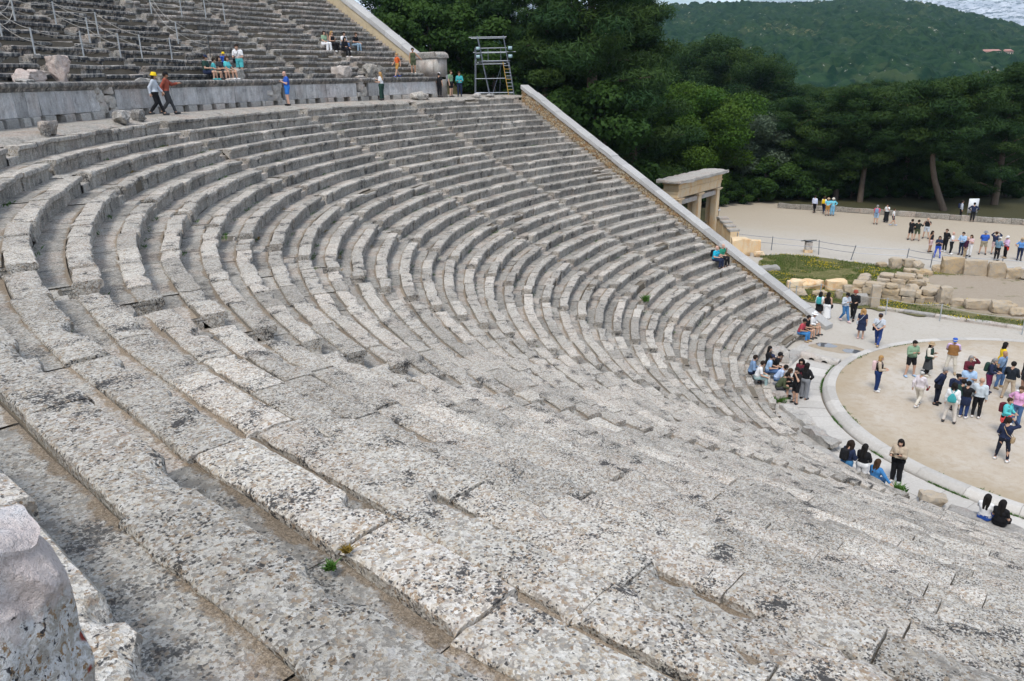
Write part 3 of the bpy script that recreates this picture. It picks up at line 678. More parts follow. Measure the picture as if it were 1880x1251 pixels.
ARM = {'down': ((-.02, .05, -.28), (.05, .01, -.25)), 'phone': ((.05, .05, -.28), (.20, -.12, .10)), 'hip': ((-.09, .20, -.19), (.13, -.13, -.16)), 'cross': ((.10, .06, -.27), (.11, -.25, .05)),
       'behind': ((-.12, .07, -.26), (-.07, -.18, -.14)), 'raise': ((.17, .13, .06), (-.05, -.16, .20)), 'point': ((.20, .07, -.16), (.26, .02, .04)), 'knee': ((.10, .06, -.27), (.22, -.05, -.08)),
       'lap': ((.06, .06, -.28), (.22, -.10, -.01)), 'swingf': ((.10, .05, -.26), (.16, -.02, -.18)), 'swingb': ((-.15, .05, -.25), (.02, .02, -.26)), 'rest': ((.02, .20, -.22), (.05, .18, -.17)), 'carry': ((.0, .07, -.28), (.23, -.04, .02)), 'mouth': ((.14, .08, -.20), (.06, -.12, .24))}
def head_mesh_hair(kind):
    """hair in head coordinates (head centre at origin, face towards +x)"""
    h = .018; xs = np.arange(-.30, .20, h); ys = np.arange(-.20, .2001, h); zs = np.arange(-.52, .22, h)
    G = np.stack(np.meshgrid(xs, ys, zs, indexing='ij'), -1)
    d = np.linalg.norm((G-np.array([-.016, 0, .034]))/np.array([1.06, 1.0, 1.10]), axis=-1)-.107
    d = np.maximum(d, np.where(G[..., 2] < .055, G[..., 0]-.018, G[..., 0]-.085)); 
    if kind in ('short', 'ear'): d = np.maximum(d, -.045-G[..., 2]-.3*(-G[..., 0]))
    if kind in ('long', 'bob', 'curly', 'pony', 'bun'):
        def add(dd): return np.minimum(d, dd)
        if kind == 'long':
            for sy in (-.05, .05): d = np.minimum(d, capsule(G, (-.05, sy, .0), (-.085, sy*1.1, -.36), .068, .050))
        if kind == 'bob':
            for sy in (-.055, .055): d = np.minimum(d, capsule(G, (-.035, sy, .0), (-.05, sy*1.15, -.17), .066, .058))
        if kind == 'curly':
            for sy in (-.07, .07): d = np.minimum(d, capsule(G, (-.02, sy, .02), (-.04, sy*1.3, -.20), .078, .07))
        if kind == 'pony': d = np.minimum(d, capsule(G, (-.11, 0, .03), (-.15, 0, -.24), .035, .022))
        if kind == 'bun': d = np.minimum(d, np.linalg.norm(G-np.array([-.11, 0, .07]), axis=-1)-.05)
        d = np.maximum(d, np.where((G[..., 0] > .02) & (np.abs(G[..., 1]) < .065) & (G[..., 2] < .05), .02, -1))
    d = d+(fbm(G*38, 3, 2)-.5)*.016
    return surface_nets(d, np.array([xs[0], ys[0], zs[0]]), h)
_hair = {}
def lathe(prof, n=14):
    t = np.arange(n)/n*2*PI; P = np.array(prof)
    V = np.stack([P[:, None, 0]*np.cos(t), P[:, None, 0]*np.sin(t), P[:, None, 1]+0*t], -1).reshape(-1, 3)
    return V, [gridf(len(P), n, True), (np.arange(n)+(len(P)-1)*n)[None]]
def hat_mesh(kind):
    if kind == 'sun': V, F = lathe([(.17, .035), (.175, .045), (.115, .068), (.108, .12), (.09, .155), (.05, .168)])
    elif kind == 'bucket': V, F = lathe([(.145, .02), (.148, .03), (.115, .075), (.105, .14), (.08, .16), (.04, .165)])
    else:
        V, F = lathe([(.106, .025), (.108, .04), (.105, .09), (.08, .135), (.03, .15)])
        a = np.linspace(-.9, .9, 9); v = np.concatenate([np.stack([.095*np.cos(a), .095*np.sin(a), .045+0*a], 1), np.stack([.06+.125*np.cos(a), .085*np.sin(a)*1.05, .028+0*a], 1), np.stack([.06+.125*np.cos(a), .085*np.sin(a)*1.05, .018+0*a], 1), np.stack([.095*np.cos(a), .095*np.sin(a), .032+0*a], 1)])
        n = len(V); V = np.concatenate([V, v]); F = F+[gridf(4, 9)+n]
    return V+np.array([-.008, 0, 0]), F
def roundbox(c, s, p=.6, n=6):
    V, F = rock((0, 0, 0), s, 0, n, 1, .0, 1, p); return V+np.array(c), F
def person(label, pos, yaw, h=1.70, pose='stand', arms=('down', 'down'), top=('black', 'short'), bottom=('denim', 'long'), shoes='dkgrey', hair=('short', 'brown'), skin='l', sex='m',
           hat=None, lean=0.0, turn=0.0, nod=.1, skirt=None, vest=None, waist=None, bag=None, build=1.0, seath=None, vox=None, group='visitors to the theatre', hold=None, coat=None):
    s = h/1.70; fem = sex == 'f'
    dep = float((np.asarray(pos)-CAM)@FV); vox = vox or (.021 if dep < 45 else (.025 if dep < 62 else .032))
    root = thing('person', label, 'person', pos, group)
    sw = .172 if fem else .195; hw = .098 if fem else .09
    J = {}
    pz = .92
    if pose == 'sit': pz = .105
    up = np.array([0, 0, pz])
    def U(p):                                    # upper body: lean about the pelvis
        p = np.array(p, float)-np.array([0, 0, .92]); c, sn = math.cos(lean), math.sin(lean)
        return np.array([c*p[0]+sn*p[2], p[1], -sn*p[0]+c*p[2]])+up
    caps = []                                   # a, b, ra, rb, group
    B = build
    caps += [(up+[0, -hw*.75, .0], up+[0, hw*.75, .0], .118*B*(1.04 if fem else 1), .118*B*(1.04 if fem else 1), 'pelvis')]
    for sy in (-1, 1):
        caps += [(U((0, sy*.055*B, .97)), U((.0, sy*.048*B, 1.09)), .115*B, (.092 if fem else .105)*B, 'belly'), (U((0, sy*.048*B, 1.09)), U((.0, sy*.078*B, 1.28)), (.092 if fem else .105)*B, .112*B, 'chest')]
        if fem: caps += [(U((.07, sy*.075, 1.235)), U((.078, sy*.075, 1.225)), .062, .055, 'chest')]
    caps += [(U((0, -sw*.72, 1.375)), U((0, sw*.72, 1.375)), .066*B, .066*B, 'chest'), (U((-.01, 0, 1.40)), U((.012, 0, 1.50)), .056, .050, 'neck')]
    ct, st_ = math.cos(turn), math.sin(turn); cn, sn_ = math.cos(nod), math.sin(nod)
    HB = U((.012, 0, 1.475)); HC0 = np.array([.012, 0, .115])
    Rz = np.array([[ct, -st_, 0], [st_, ct, 0], [0, 0, 1]]); Ry = np.array([[cn, 0, sn_], [0, 1, 0], [-sn_, 0, cn]])
    cl, sl = math.cos(lean*.6), math.sin(lean*.6); Rl = np.array([[cl, 0, sl], [0, 1, 0], [-sl, 0, cl]])
    Rh = Rl@Rz@Ry
    def Hd(p): return HB+Rh@(HC0+np.array(p, float))
    caps += [(Hd((-.012, 0, .0)), Hd((-.02, 0, .045)), .080, .094, 'head'), (Hd((.035, 0, -.045)), Hd((.038, 0, -.035)), .058, .062, 'head'), (Hd((.096, 0, -.005)), Hd((.106, 0, -.022)), .012, .017, 'head')]
    for sy in (-1, 1): caps += [(Hd((-.01, sy*.086, .012)), Hd((-.015, sy*.09, -.02)), .016, .014, 'head')]
    hands = []
    for i, sy in enumerate((1, -1)):
        e, w = ARM[arms[i]]; S = U((0, sy*sw, 1.375)); L = .98
        if pose == 'sit' and arms[i] in ('knee', 'lap', 'phone', 'cross'): pass
        e = np.array(e)*[1, sy, 1]; w = np.array(w)*[1, sy, 1]
        if lean and arms[i] not in ('down',):
            c, sn = math.cos(lean*.6), math.sin(lean*.6); e = np.array([c*e[0]+sn*e[2], e[1], -sn*e[0]+c*e[2]]); 
        Ep = S+e*L; Wp = Ep+w*L
        caps += [(S, Ep, .054*B, .043, 'uparm'), (Ep, Wp, .042, .030, 'forearm')]
        d = (Wp-Ep)/np.linalg.norm(Wp-Ep); Hp = Wp+d*.085
        caps += [(Wp+d*.02, Wp+d*.075, .031, .034, 'hand')]; hands.append((Wp, d, sy))
    for i, sy in enumerate((1, -1)):
        H_ = up+[0, sy*hw, -.02]
        if pose == 'stand': K = np.array([.02, sy*.105, .49]); A = np.array([-.01, sy*.115, .085])
        elif pose == 'apart': K = np.array([.03, sy*.16, .49]); A = np.array([0, sy*.20, .085])
        elif pose == 'walk': f = 1 if i == 0 else -1; K = np.array([.13 if f > 0 else .04, sy*.09, .50]); A = np.array([.27 if f > 0 else -.25, sy*.09, .085 if f > 0 else .13])
        elif pose == 'sit':
            sh = seath or .42; K = np.array([.42, sy*.12, .10]); A = np.array([.40+.06*(i == 0), sy*.12, .085-sh])
        caps += [(H_, K, .092*B*(1.05 if fem else 1), .060, 'thigh'), (K, A, .060, .040, 'shin'), (A+[-.035, 0, -.035], A+[.0, 0, -.03], .042, .042, 'foot'), (A+[.0, 0, -.035], A+[.15, sy*.02, -.045], .045, .034, 'foot')]
    allp = np.concatenate([[c[0] for c in caps], [c[1] for c in caps]])
    lo = allp.min(0)-.17; hi = allp.max(0)+.17
    ax = [np.arange(lo[k], hi[k]+vox, vox) for k in range(3)]
    G = np.stack(np.meshgrid(*ax, indexing='ij'), -1)
    d = None; kk = .028
    for (a, b, ra, rb, g_) in caps:
        q = capsule(G, a, b, ra, rb)
        if d is None: d = q
        else:
            m = np.clip(.5+.5*(d-q)/kk, 0, 1); d = d*(1-m)+q*m-kk*m*(1-m)
    V, F = surface_nets(d, np.array([ax[0][0], ax[1][0], ax[2][0]]), vox)
    names = ['pelvis', 'belly', 'chest', 'neck', 'head', 'uparm', 'forearm', 'hand', 'thigh', 'shin', 'foot']
    D = np.full((len(V), len(names)), 9.0); T = np.zeros(len(V)); 
    for (a, b, ra, rb, g_) in caps:
        k = names.index(g_); D[:, k] = np.minimum(D[:, k], capsule(V, a, b, ra, rb))
    gi = D.argmin(1)
    # along-limb parameter for sleeve and leg lengths
    par = np.zeros(len(V))
    for nm in ('uparm', 'forearm', 'thigh', 'shin'):
        best = np.full(len(V), 9.0)
        for (a, b, ra, rb, g_) in caps:
            if g_ == nm:
                q = capsule(V, a, b, ra, rb); dd = np.asarray(b)-np.asarray(a); t = ((V-a)@dd)/(dd@dd); m = q < best; best[m] = q[m]; sel = m & (gi == names.index(nm)); par[sel] = t[sel]
    def W(v): # to world
        c, sn = math.cos(yaw), math.sin(yaw); v = np.asarray(v)*s; return np.stack([c*v[:, 0]-sn*v[:, 1], sn*v[:, 0]+c*v[:, 1], v[:, 2]], -1)+np.array(pos)
    # normals
    fn = np.cross(V[F[:, 2]]-V[F[:, 0]], V[F[:, 3]]-V[F[:, 1]]); vn = np.zeros_like(V)
    for k in range(4): np.add.at(vn, F[:, k], fn)
    vn /= np.linalg.norm(vn, axis=1)[:, None]+1e-9
    G_ = {n: gi == names.index(n) for n in names}
    def garment(name, vm, off, col):
        fm = vm[F].sum(1) >= 3; f = F[fm]
        if len(f) < 4: return
        us, inv = np.unique(f, return_inverse=True); v = V[us]+vn[us]*off
        v = v+vn[us]*((fbm(v*[8, 8, 5]+root_seed, 4, 2)-.5)*.035+(vnoise(v*[22, 22, 9]+root_seed, 6)-.5)*.014)[:, None]
        mb = MB(); mb.add(W(v), [inv.reshape(-1, 4)]); mb.build(name, cloth(COL.get(col, col) if isinstance(col, str) else col), root, smooth=rad(80))
    root_seed = (hash(label) % 97)*.37 if False else (sum(map(ord, label)) % 97)*.37
    bm_ = MB(); bm_.add(W(V), [F], 0)
    for Wp, dd, sy in hands:                     # fingers and thumb, curled a little
        side = np.cross(dd, [0, 0, 1.]); side = side/np.linalg.norm(side) if np.linalg.norm(side) > .2 else np.array([1., 0, 0]); nrm = np.cross(side, dd)
        for q in range(4):
            b0 = Wp+dd*.085+side*(q-1.5)*.018; ln = (.058, .070, .066, .050)[q]
            p = np.array([b0-dd*.02, b0+dd*ln*.5-nrm*.008*sy, b0+dd*ln*.85-nrm*.028*sy]); v, f = tube(p, [.0095, .009, .007], 5); bm_.add(W(v), f, 0)
        b0 = Wp+dd*.03+side*.026; v, f = tube(np.array([b0, b0+side*.028+dd*.02, b0+side*.034+dd*.05]), [.011, .010, .008], 5); bm_.add(W(v), f, 0)
    for sy in (-1, 1):                           # eyes and mouth
        v, f = rock((0, 0, 0), (.012, .024, .013), 0, 3, 1, 0, 1, .2); v = np.array([Hd(q) for q in v+np.array([.088, sy*.033, .012])]); bm_.add(W(v), f, 1)
    v, f = rock((0, 0, 0), (.012, .044, .010), 0, 3, 1, 0, 1, .2); v = np.array([Hd(q) for q in v+np.array([.092, 0, -.060])]); bm_.add(W(v), f, 2)
    bm_.build('body', [cloth(SKIN[skin], .06), cloth((.02, .015, .012)), cloth((.30, .10, .09))], root, smooth=rad(80))
    # clothes
    tc, tl = top
    vm = G_['belly'] | G_['chest'] | (G_['pelvis'] & (V[:, 2] > pz+.02))
    if tl == 'short': vm = vm | (G_['uparm'] & (par < .75))
    if tl == 'long': vm = vm | G_['uparm'] | (G_['forearm'] & (par < .97))
    if tl == 'tank': vm = vm & ~((V[:, 2] > U((0, 0, 1.40))[2]))
    if coat or tl == 'long' and coat is None and False: pass
    bc, bl = bottom
    if bc and not (skirt and skirt[2] == 'dress'):
        bmk = G_['pelvis'] & (V[:, 2] < pz+.09) | (G_['thigh'] & (par < (.95 if bl == 'short' else 2))) | (G_['belly'] & (V[:, 2] < pz+.10))
        if bl == 'short': bmk = G_['pelvis'] & (V[:, 2] < pz+.09) | (G_['thigh'] & (par < .82)) | (G_['belly'] & (V[:, 2] < pz+.10))
        if bl == 'long': bmk = bmk | (G_['shin'] & (par < .97))
        if bl == 'wide': bmk = bmk | G_['shin']
        if bl == 'leggings': bmk = bmk | (G_['shin'] & (par < .9))
        garment('shorts' if bl == 'short' else 'trousers', bmk, {'short': .020, 'long': .016, 'wide': .036, 'leggings': .006}[bl], bc)
    garment('shirt', vm, .016 if tl != 'long' else .020, tc)
    if vest: garment('vest', (G_['belly'] | G_['chest'] | (G_['pelvis'] & (V[:, 2] > pz+.0))) & ~(V[:, 2] > U((0, 0, 1.41))[2]), .034, vest)
    if coat:
        garment('jacket', G_['belly'] | G_['chest'] | G_['pelvis'] & (V[:, 2] > pz-.06) & ~(G_['chest'] & (V[:, 0] > U((.11, 0, 1.2))[0]) & (np.abs(V[:, 1]) < .045)) | G_['uparm'] | (G_['forearm'] & (par < .97)), .036, coat)
    garment('shoe', G_['foot'] & (V[:, 1] > 0), .010, shoes); garment('shoe', G_['foot'] & (V[:, 1] <= 0), .010, shoes)
    if skirt:
        col, hem, kind = skirt
        z0 = 1.02; zs = np.linspace(z0, hem, 7); u = (z0-zs)/(z0-hem); n = 18; t = np.arange(n)/n*2*PI
        rx = .130+.09*u; ry = .160+.085*u
        fl = 1+.07*np.sin(t*5)[None]*u[:, None]
        V2 = np.stack([rx[:, None]*np.cos(t)*fl+.01*u[:, None], ry[:, None]*np.sin(t)*fl, zs[:, None]+0*t], -1).reshape(-1, 3)
        mb = MB(); mb.add(W(V2), [gridf(7, n, True)[:, ::-1]]); mb.build('skirt', cloth(COL[col]), root, smooth=rad(80))
    if waist:                                    # jumper tied round the waist
        n = 18; t = np.arange(n)/n*2*PI; P = []
        for k, (zz, r_) in enumerate(((.98, .0), (1.0, .028), (.96, .04), (.84, .05), (.68, .045), (.62, .02))):
            back = np.where(np.cos(t) < .35, 1, .0); z2 = np.where(np.cos(t) < .35, zz, .98+(.02 if k < 2 else -.05)*min(k, 3)/3)
            P.append(np.stack([(.135+r_)*np.cos(t), (.165+r_)*np.sin(t), z2+.0*t], -1))
        V2 = np.concatenate(P); V2[:, 2] += (fbm(V2*14, 3, 2)-.5)*.06*(V2[:, 2] < .9)
        mb = MB(); mb.add(W(V2+np.array([0, 0, pz-.92])), [gridf(6, n, True)[:, ::-1]]); mb.build('tied_jumper', cloth(COL[waist]), root, smooth=rad(80))
    if hair:
        k, hc = hair
        if k not in _hair: _hair[k] = head_mesh_hair(k)
        v, f = _hair[k]; v = HB+(HC0+v)@Rh.T
        mb = MB(); mb.add(W(v), [f]); mb.build('hair', cloth(HAIR[hc], .3), root, smooth=rad(80))
    if hat:
        v, f = hat_mesh(hat[0]); v = HB+(HC0+v)@Rh.T; mb = MB(); mb.add(W(v), f); mb.build('hat', cloth(COL[hat[1]]), root, smooth=rad(60))
        if len(hat) > 2:
            v, f = lathe([(.112, .05), (.1135, .052), (.113, .075), (.110, .078)]); v = HB+(HC0+v+np.array([-.008, 0, 0]))@Rh.T; mb = MB(); mb.add(W(v), f[:1]); mb.build('hat_band', cloth(COL[hat[2]]), root)
    for bg_ in (bag if isinstance(bag, list) else [bag] if bag else []):
        kind, col, bl_ = bg_
        mb = MB(); bm2 = []
        if kind in ('backpack', 'drawstring'):
            cz = 1.22 if kind == 'backpack' else 1.15
            v, f = roundbox((0, 0, 0), (.17, .29, .42) if kind == 'backpack' else (.13, .32, .38), .55)
            if kind == 'drawstring': k_ = 1-.75*np.clip((v[:, 2]+.02)/.22, 0, 1); v[:, 1] *= k_; v[:, 0] *= k_**.5
            v = np.array([U(q+np.array([-.215, 0, cz])) for q in v]); bm2.append((v, f, 'pack'))
            for sy in (-1, 1):
                p = [U((-.15, sy*.09 if kind == 'backpack' else sy*.03, 1.36)), U((-.05, sy*.115, 1.47)), U((.10, sy*.115, 1.38)), U((.135, sy*.12, 1.24)), U((.03, sy*.175, 1.10)), U((-.13, sy*.13, 1.03))]
                bm2.append((*tube(p, .014, 5), 'strap'))
        else:
            sy = -1 if kind.endswith('r') else 1
            c = U((.04, sy*.24, .90)); v, f = roundbox((0, 0, 0), (.24, .10, .20), .6); bm2.append((v+c, f, 'pack'))
            p = [c+[-.08, 0, .09], U((-.16, sy*.08, 1.15)), U((-.12, -sy*.06, 1.36)), U((-.0, -sy*.10, 1.46)), U((.12, -sy*.06, 1.35)), U((.155, sy*.06, 1.17)), c+[.08, 0, .09]]
            bm2.append((*tube(p, .012, 5), 'strap'))
        bt = thing('backpack' if kind in ('backpack', 'drawstring') else 'shoulder_bag', bl_, 'bag', W(np.array([[-.2, 0, 1.0]]))[0], 'bags carried by the visitors')
        for v, f, nm in bm2: mb = MB(); mb.add(W(np.asarray(v)), f); mb.build(nm, cloth(COL[col]), bt, smooth=rad(60))
    for hd in ([hold] if hold else []):
        kind, side, hl = hd; Wp, dd, sy = hands[side]; c = Wp+dd*.12
        if kind == 'phone': v, f = box((0, 0, 0), (.012, .075, .15), 0, (0, .5)); col = 'black'; nm = 'phone'
        elif kind == 'paper': v, f = box((0, 0, 0), (.21, .30, .004), .3, (.6, .5)); col = 'white'; nm = 'sheet_of_paper'
        else: v, f = box((0, 0, 0), (.16, .03, .22), 0, (.2, .3)); col = 'blood'; nm = 'booklet'
        mb = MB(); mb.add(W(v+c+dd*(.06 if kind == 'paper' else 0)), f); tag(mb.build(nm, cloth(COL[col]), smooth=False), hl, nm.replace('_', ' '))
    return root
def look(pos, face=0.0):
    """heading of someone turned by face degrees from the camera direction, towards the right of the picture"""
    return math.atan2(CAM[1]-pos[1], CAM[0]-pos[0])+rad(face)
def stand(px, py, z, face, label, **k):
    q = at(px, py, z); q[2] = z; person(label, q, look(q, face), **k)
def onring(R, deg, z, two, face, label, **k):
    q = polar(R, rad(deg), z, two); q = np.array(q, float); person(label, q, look(q, face), **k)
def seatrow(R, deg, z, two, label, off=0.0, **k):
    q = np.array(polar(R, rad(deg), z, two), float); c = O2 if two else np.zeros(2)
    person(label, q, math.atan2(c[1]-q[1], c[0]-q[0])+rad(off), pose='sit', **k)
# on the walkway
onring(38.7, 31.9, ZDIA+.01, False, 75, 'woman in pale blue jacket and yellow hat walking on the walkway', h=1.66, pose='walk', top=('ltgrey', 'long'), bottom=('black', 'long'), hair=('bob', 'dk'), sex='f', hat=('bucket', 'yellow'), arms=('swingf', 'swingb'), lean=.06)
onring(38.7, 30.6, ZDIA+.01, False, 80, 'man in red shirt and black cap pointing ahead on the walkway', h=1.70, pose='walk', top=('rust', 'long'), bottom=('dkgrey', 'long'), hair=('short', 'dk'), hat=('cap', 'black'), arms=('point', 'swingb'), skin='m', lean=.08)
onring(38.7, 16.2, ZDIA+.01, True, -80, 'man in blue t-shirt and blue shorts looking at his phone', h=1.74, top=('blue', 'short'), bottom=((.03, .17, .55), 'short'), shoes='black', hair=None, skin='p', arms=('phone', 'phone'), nod=.4, build=1.1, hold=('phone', 0, 'phone held by the man in blue t-shirt and blue shorts'))
onring(38.8, 5.1, ZDIA+.01, True, -120, 'blonde woman in white shirt and dark green trousers by the walkway wall', h=1.68, top=('white', 'short'), bottom=('dkgreen', 'wide'), hair=('long', 'blond'), sex='f', arms=('carry', 'point'), hold=('paper', 1, 'white sheet held by the blonde woman at the walkway wall'))
onring(39.6, -3.0, ZDIA+.01, True, 150, 'person in black with a white cap at the end of the walkway wall', h=1.62, top=('black', 'short'), bottom=('black', 'long'), hair=('short', 'dk'), hat=('cap', 'white'))
onring(39.2, -3.95, ZDIA+.01, True, 60, 'man in green shirt and dark shorts beside the scaffold tower', h=1.76, top=('green', 'short'), bottom=('black', 'short'), hair=('short', 'brown'), bag=('backpack', 'grey', 'grey backpack on the man in green shirt near the scaffold'))
onring(39.1, -4.9, ZDIA+.01, True, 0, 'person in teal jumper and navy trousers left of the scaffold tower', h=1.66, top=('teal', 'long'), bottom=('navy', 'long'), hair=('short', 'brown'), sex='f', arms=('lap', 'lap'), nod=.3)
onring(40.1, 1.3, 13.83, True, -60, 'child in red vest, ochre shorts and blue shoes striding along the ledge', h=1.48, pose='walk', top=('orange', 'short'), bottom=('ochre', 'short'), shoes='blue', hair=('ear', 'blond'), arms=('swingb', 'swingf'), build=.92)
onring(40.9, -1.55, 14.02, True, 5, 'woman in olive vest and shorts with one hand on the stone pillar', h=1.68, top=('olive', 'tank'), bottom=('olive', 'short'), shoes='cream', hair=('bun', 'dk'), sex='f', skin='m', arms=('rest', 'down'))
# five friends on the upper seats
zu = UZ0+URISE*5; Ru = UR0+URUN*5+.16
seatrow(Ru, 4.15, zu, True, 'woman in green top and white trousers, leftmost of five friends on the upper seats', top=('sage', 'short'), bottom=('white', 'wide'), shoes='white', hair=('pony', 'dk'), sex='f', arms=('mouth', 'knee'), seath=.43)
seatrow(Ru, 3.35, zu, True, 'blonde woman in black top and black trousers among the five friends', top=('black', 'tank'), bottom=('black', 'wide'), shoes='white', hair=('long', 'blond'), sex='f', arms=('phone', 'lap'), seath=.43)
seatrow(UR0+URUN*4+.16, 2.95, UZ0+URISE*4, True, 'dark haired woman in black sitting a row below her four friends', top=('black', 'long'), bottom=('black', 'long'), shoes='white', hair=('long', 'black'), sex='f', arms=('knee', 'lap'), lean=.25, seath=.43)
seatrow(Ru, 2.2, zu, True, 'man in white t-shirt and jeans among the five friends', top=('white', 'short'), bottom=('denim', 'long'), shoes='white', hair=('short', 'dk'), arms=('lap', 'knee'), lean=.2, seath=.43)
seatrow(Ru, 1.05, zu, True, 'man in black t-shirt and pale jeans, rightmost of the five friends', top=('black', 'short'), bottom=('ltdenim', 'long'), shoes='black', hair=('short', 'brown'), arms=('knee', 'lap'), lean=.3, seath=.43, off=10)
# six on the ledge
zl, Rl = UZ0, UR0+.10
seatrow(Rl, 21.3, zl, False, 'man in dark green t-shirt, navy shorts and cap on the ledge', top=('dkgreen', 'short'), bottom=('navy', 'short'), shoes='teal', hair=('short', 'brown'), hat=('cap', 'navy'), arms=('lap', 'lap'), seath=.30, off=15, build=1.1)
seatrow(Rl, 20.55, zl, False, 'child in turquoise shirt leaning on the man in cap', h=1.45, top=('turq', 'short'), bottom=('khaki', 'short'), hair=('short', 'dk'), arms=('lap', 'lap'), seath=.30, lean=.1, off=30)
seatrow(Rl, 19.85, zl, False, 'long haired woman in grey top sitting on the ledge with bare legs', h=1.64, top=('dkgrey', 'short'), bottom=('dkgrey', 'short'), hair=('long', 'dk'), sex='f', arms=('knee', 'lap'), seath=.30, off=10)
seatrow(Rl, 18.95, zl, False, 'dark haired woman in turquoise shirt and white shoes on the ledge', h=1.66, top=('turq', 'short'), bottom=('khaki', 'short'), shoes='white', hair=('long', 'brown'), sex='f', arms=('knee', 'knee'), seath=.30)
onring(41.3, 18.35, UZ0+.0, False, 0, 'child in blue jumper and yellow hat half hidden behind a rock', h=1.08, top=('blue', 'long'), bottom=('navy', 'long'), hair=('short', 'brown'), hat=('bucket', 'yellow'), arms=('mouth', 'mouth'))
onring(40.9, 17.35, UZ0-.25, False, -20, 'man in white t-shirt with dark strap leaning beside the six on the ledge', h=1.74, top=('white', 'short'), bottom=('turq', 'short'), hair=('short', 'dk'), arms=('lap', 'lap'), lean=.25, bag=('crossr', 'black', 'black shoulder bag of the man in white leaning on the ledge'))
# lower seats at the far wall
q9 = rowZ(9)
seatrow(rowR(9)+.15, -7.0, q9, True, 'person in turquoise shirt and black trousers sitting low beside the sloping wall', top=((.02, .40, .58), 'short'), bottom=('navy', 'long'), shoes='black', hair=None, skin='p', build=1.1, arms=('lap', 'lap'), lean=.1, bag=('backpack', 'black', 'dark bag strapped to the person in turquoise shirt'))
seatrow(rowR(9)+.15, -8.6, q9, True, 'person in green shirt sitting right against the sloping wall', top=((.03, .25, .16), 'short'), bottom=('black', 'long'), shoes='black', hair=None, skin='p', arms=('mouth', 'lap'), lean=.1)
seatrow(12.62, -3.4, ZR1, True, 'man in red shirt, blue jeans and dark cap on the front row', top=((.42, .06, .08), 'short'), bottom=((.05, .20, .45), 'long'), shoes='tan', hair=('short', 'dk'), hat=('cap', 'black'), arms=('lap', 'lap'), lean=.25, seath=.36, skin='m')
seatrow(12.62, -5.6, ZR1, True, 'man in black t-shirt and shorts between two seated companions', top=('black', 'short'), bottom=('black', 'short'), shoes='dkgrey', hair=('short', 'black'), arms=('lap', 'lap'), lean=.15, seath=.36)
seatrow(12.64, -8.0, ZR1, True, 'person in white shirt and white sun hat on the front row', top=('white', 'long'), bottom=('khaki', 'short'), shoes='dkgrey', hair=('short', 'grey'), hat=('sun', 'white'), arms=('lap', 'lap'), lean=.15, seath=.36, sex='f')
# the large group at the front of the seats
seatrow(rowR(2)+.15, 22.9, rowZ(2), False, 'man in blue denim jacket at the back left of the seated group', top=('chambray', 'long'), bottom=('navy', 'long'), hair=('short', 'dk'), arms=('lap', 'lap'), lean=.2)
seatrow(rowR(2)-.1, 24.6, rowZ(2)-.1, False, 'man in white t-shirt and washed pale jeans sitting at the near end of the group', top=('white', 'short'), bottom=((.30, .42, .42), 'long'), shoes='white', hair=('short', 'dk'), arms=('knee', 'knee'), lean=.3, seath=.5)
seatrow(rowR(1)+.15, 17.0, ZR1, False, 'man in light blue patterned shirt and dark cap in the seated group', top=('ltblue', 'short'), bottom=('denim', 'long'), hair=('short', 'dk'), hat=('cap', 'navy'), arms=('lap', 'lap'), lean=.2, seath=.4)
seatrow(rowR(1)+.25, 12.0, ZR1, False, 'woman in black with dark hair at the far end of the seated group', top=('black', 'long'), bottom=('black', 'long'), hair=('long', 'black'), sex='f', arms=('lap', 'lap'), seath=.4)
seatrow(rowR(1)-.1, 14.2, ZR1-.05, False, 'man in black t-shirt and black cap resting his chin on his hand', top=('black', 'short'), bottom=('black', 'short'), hair=('short', 'black'), hat=('cap', 'black'), arms=('mouth', 'knee'), lean=.3, seath=.4)
seatrow(rowR(1)-.25, 20.3, ZR1-.1, False, 'man in pale blue t-shirt and jeans bending forward in the group', top=((.42, .52, .70), 'short'), bottom=('denim', 'long'), hair=('short', 'black'), arms=('knee', 'lap'), lean=.6, seath=.4)
seatrow(rowR(1)-.3, 24.6, .22, False, 'man in dark olive shirt and shorts crouched at the front of the group', top=('olive', 'long'), bottom=('dkgrey', 'short'), shoes='black', hair=('short', 'black'), arms=('phone', 'knee'), lean=.55, seath=.40)
seatrow(rowR(1)-.62, 21.5, .12, False, 'woman with long streaked brown hair sitting low between the others', top=('black', 'long'), bottom=('black', 'long'), shoes='white', hair=('long', 'brown'), sex='f', arms=('phone', 'phone'), lean=.3, seath=.33)
stand(1459, 741, -.2, -55, 'young man standing in black t-shirt and black shorts with both hands at his face', h=1.70, top=('black', 'short'), bottom=('black', 'short'), shoes='black', hair=('short', 'black'), arms=('mouth', 'phone'), nod=.3)
stand(1475, 733, -.2, 150, 'person standing in black hooded jumper and grey wide trousers with long dark hair', h=1.70, top=('black', 'long'), bottom=('grey', 'wide'), shoes='black', hair=('long', 'black'), sex='f', arms=('hip', 'hip'))
stand(1466, 722, -.2, -20, 'dark haired woman half hidden behind the standing pair', h=1.66, top=('maroon', 'long'), bottom=('grey', 'long'), hair=('curly', 'black'), sex='f')
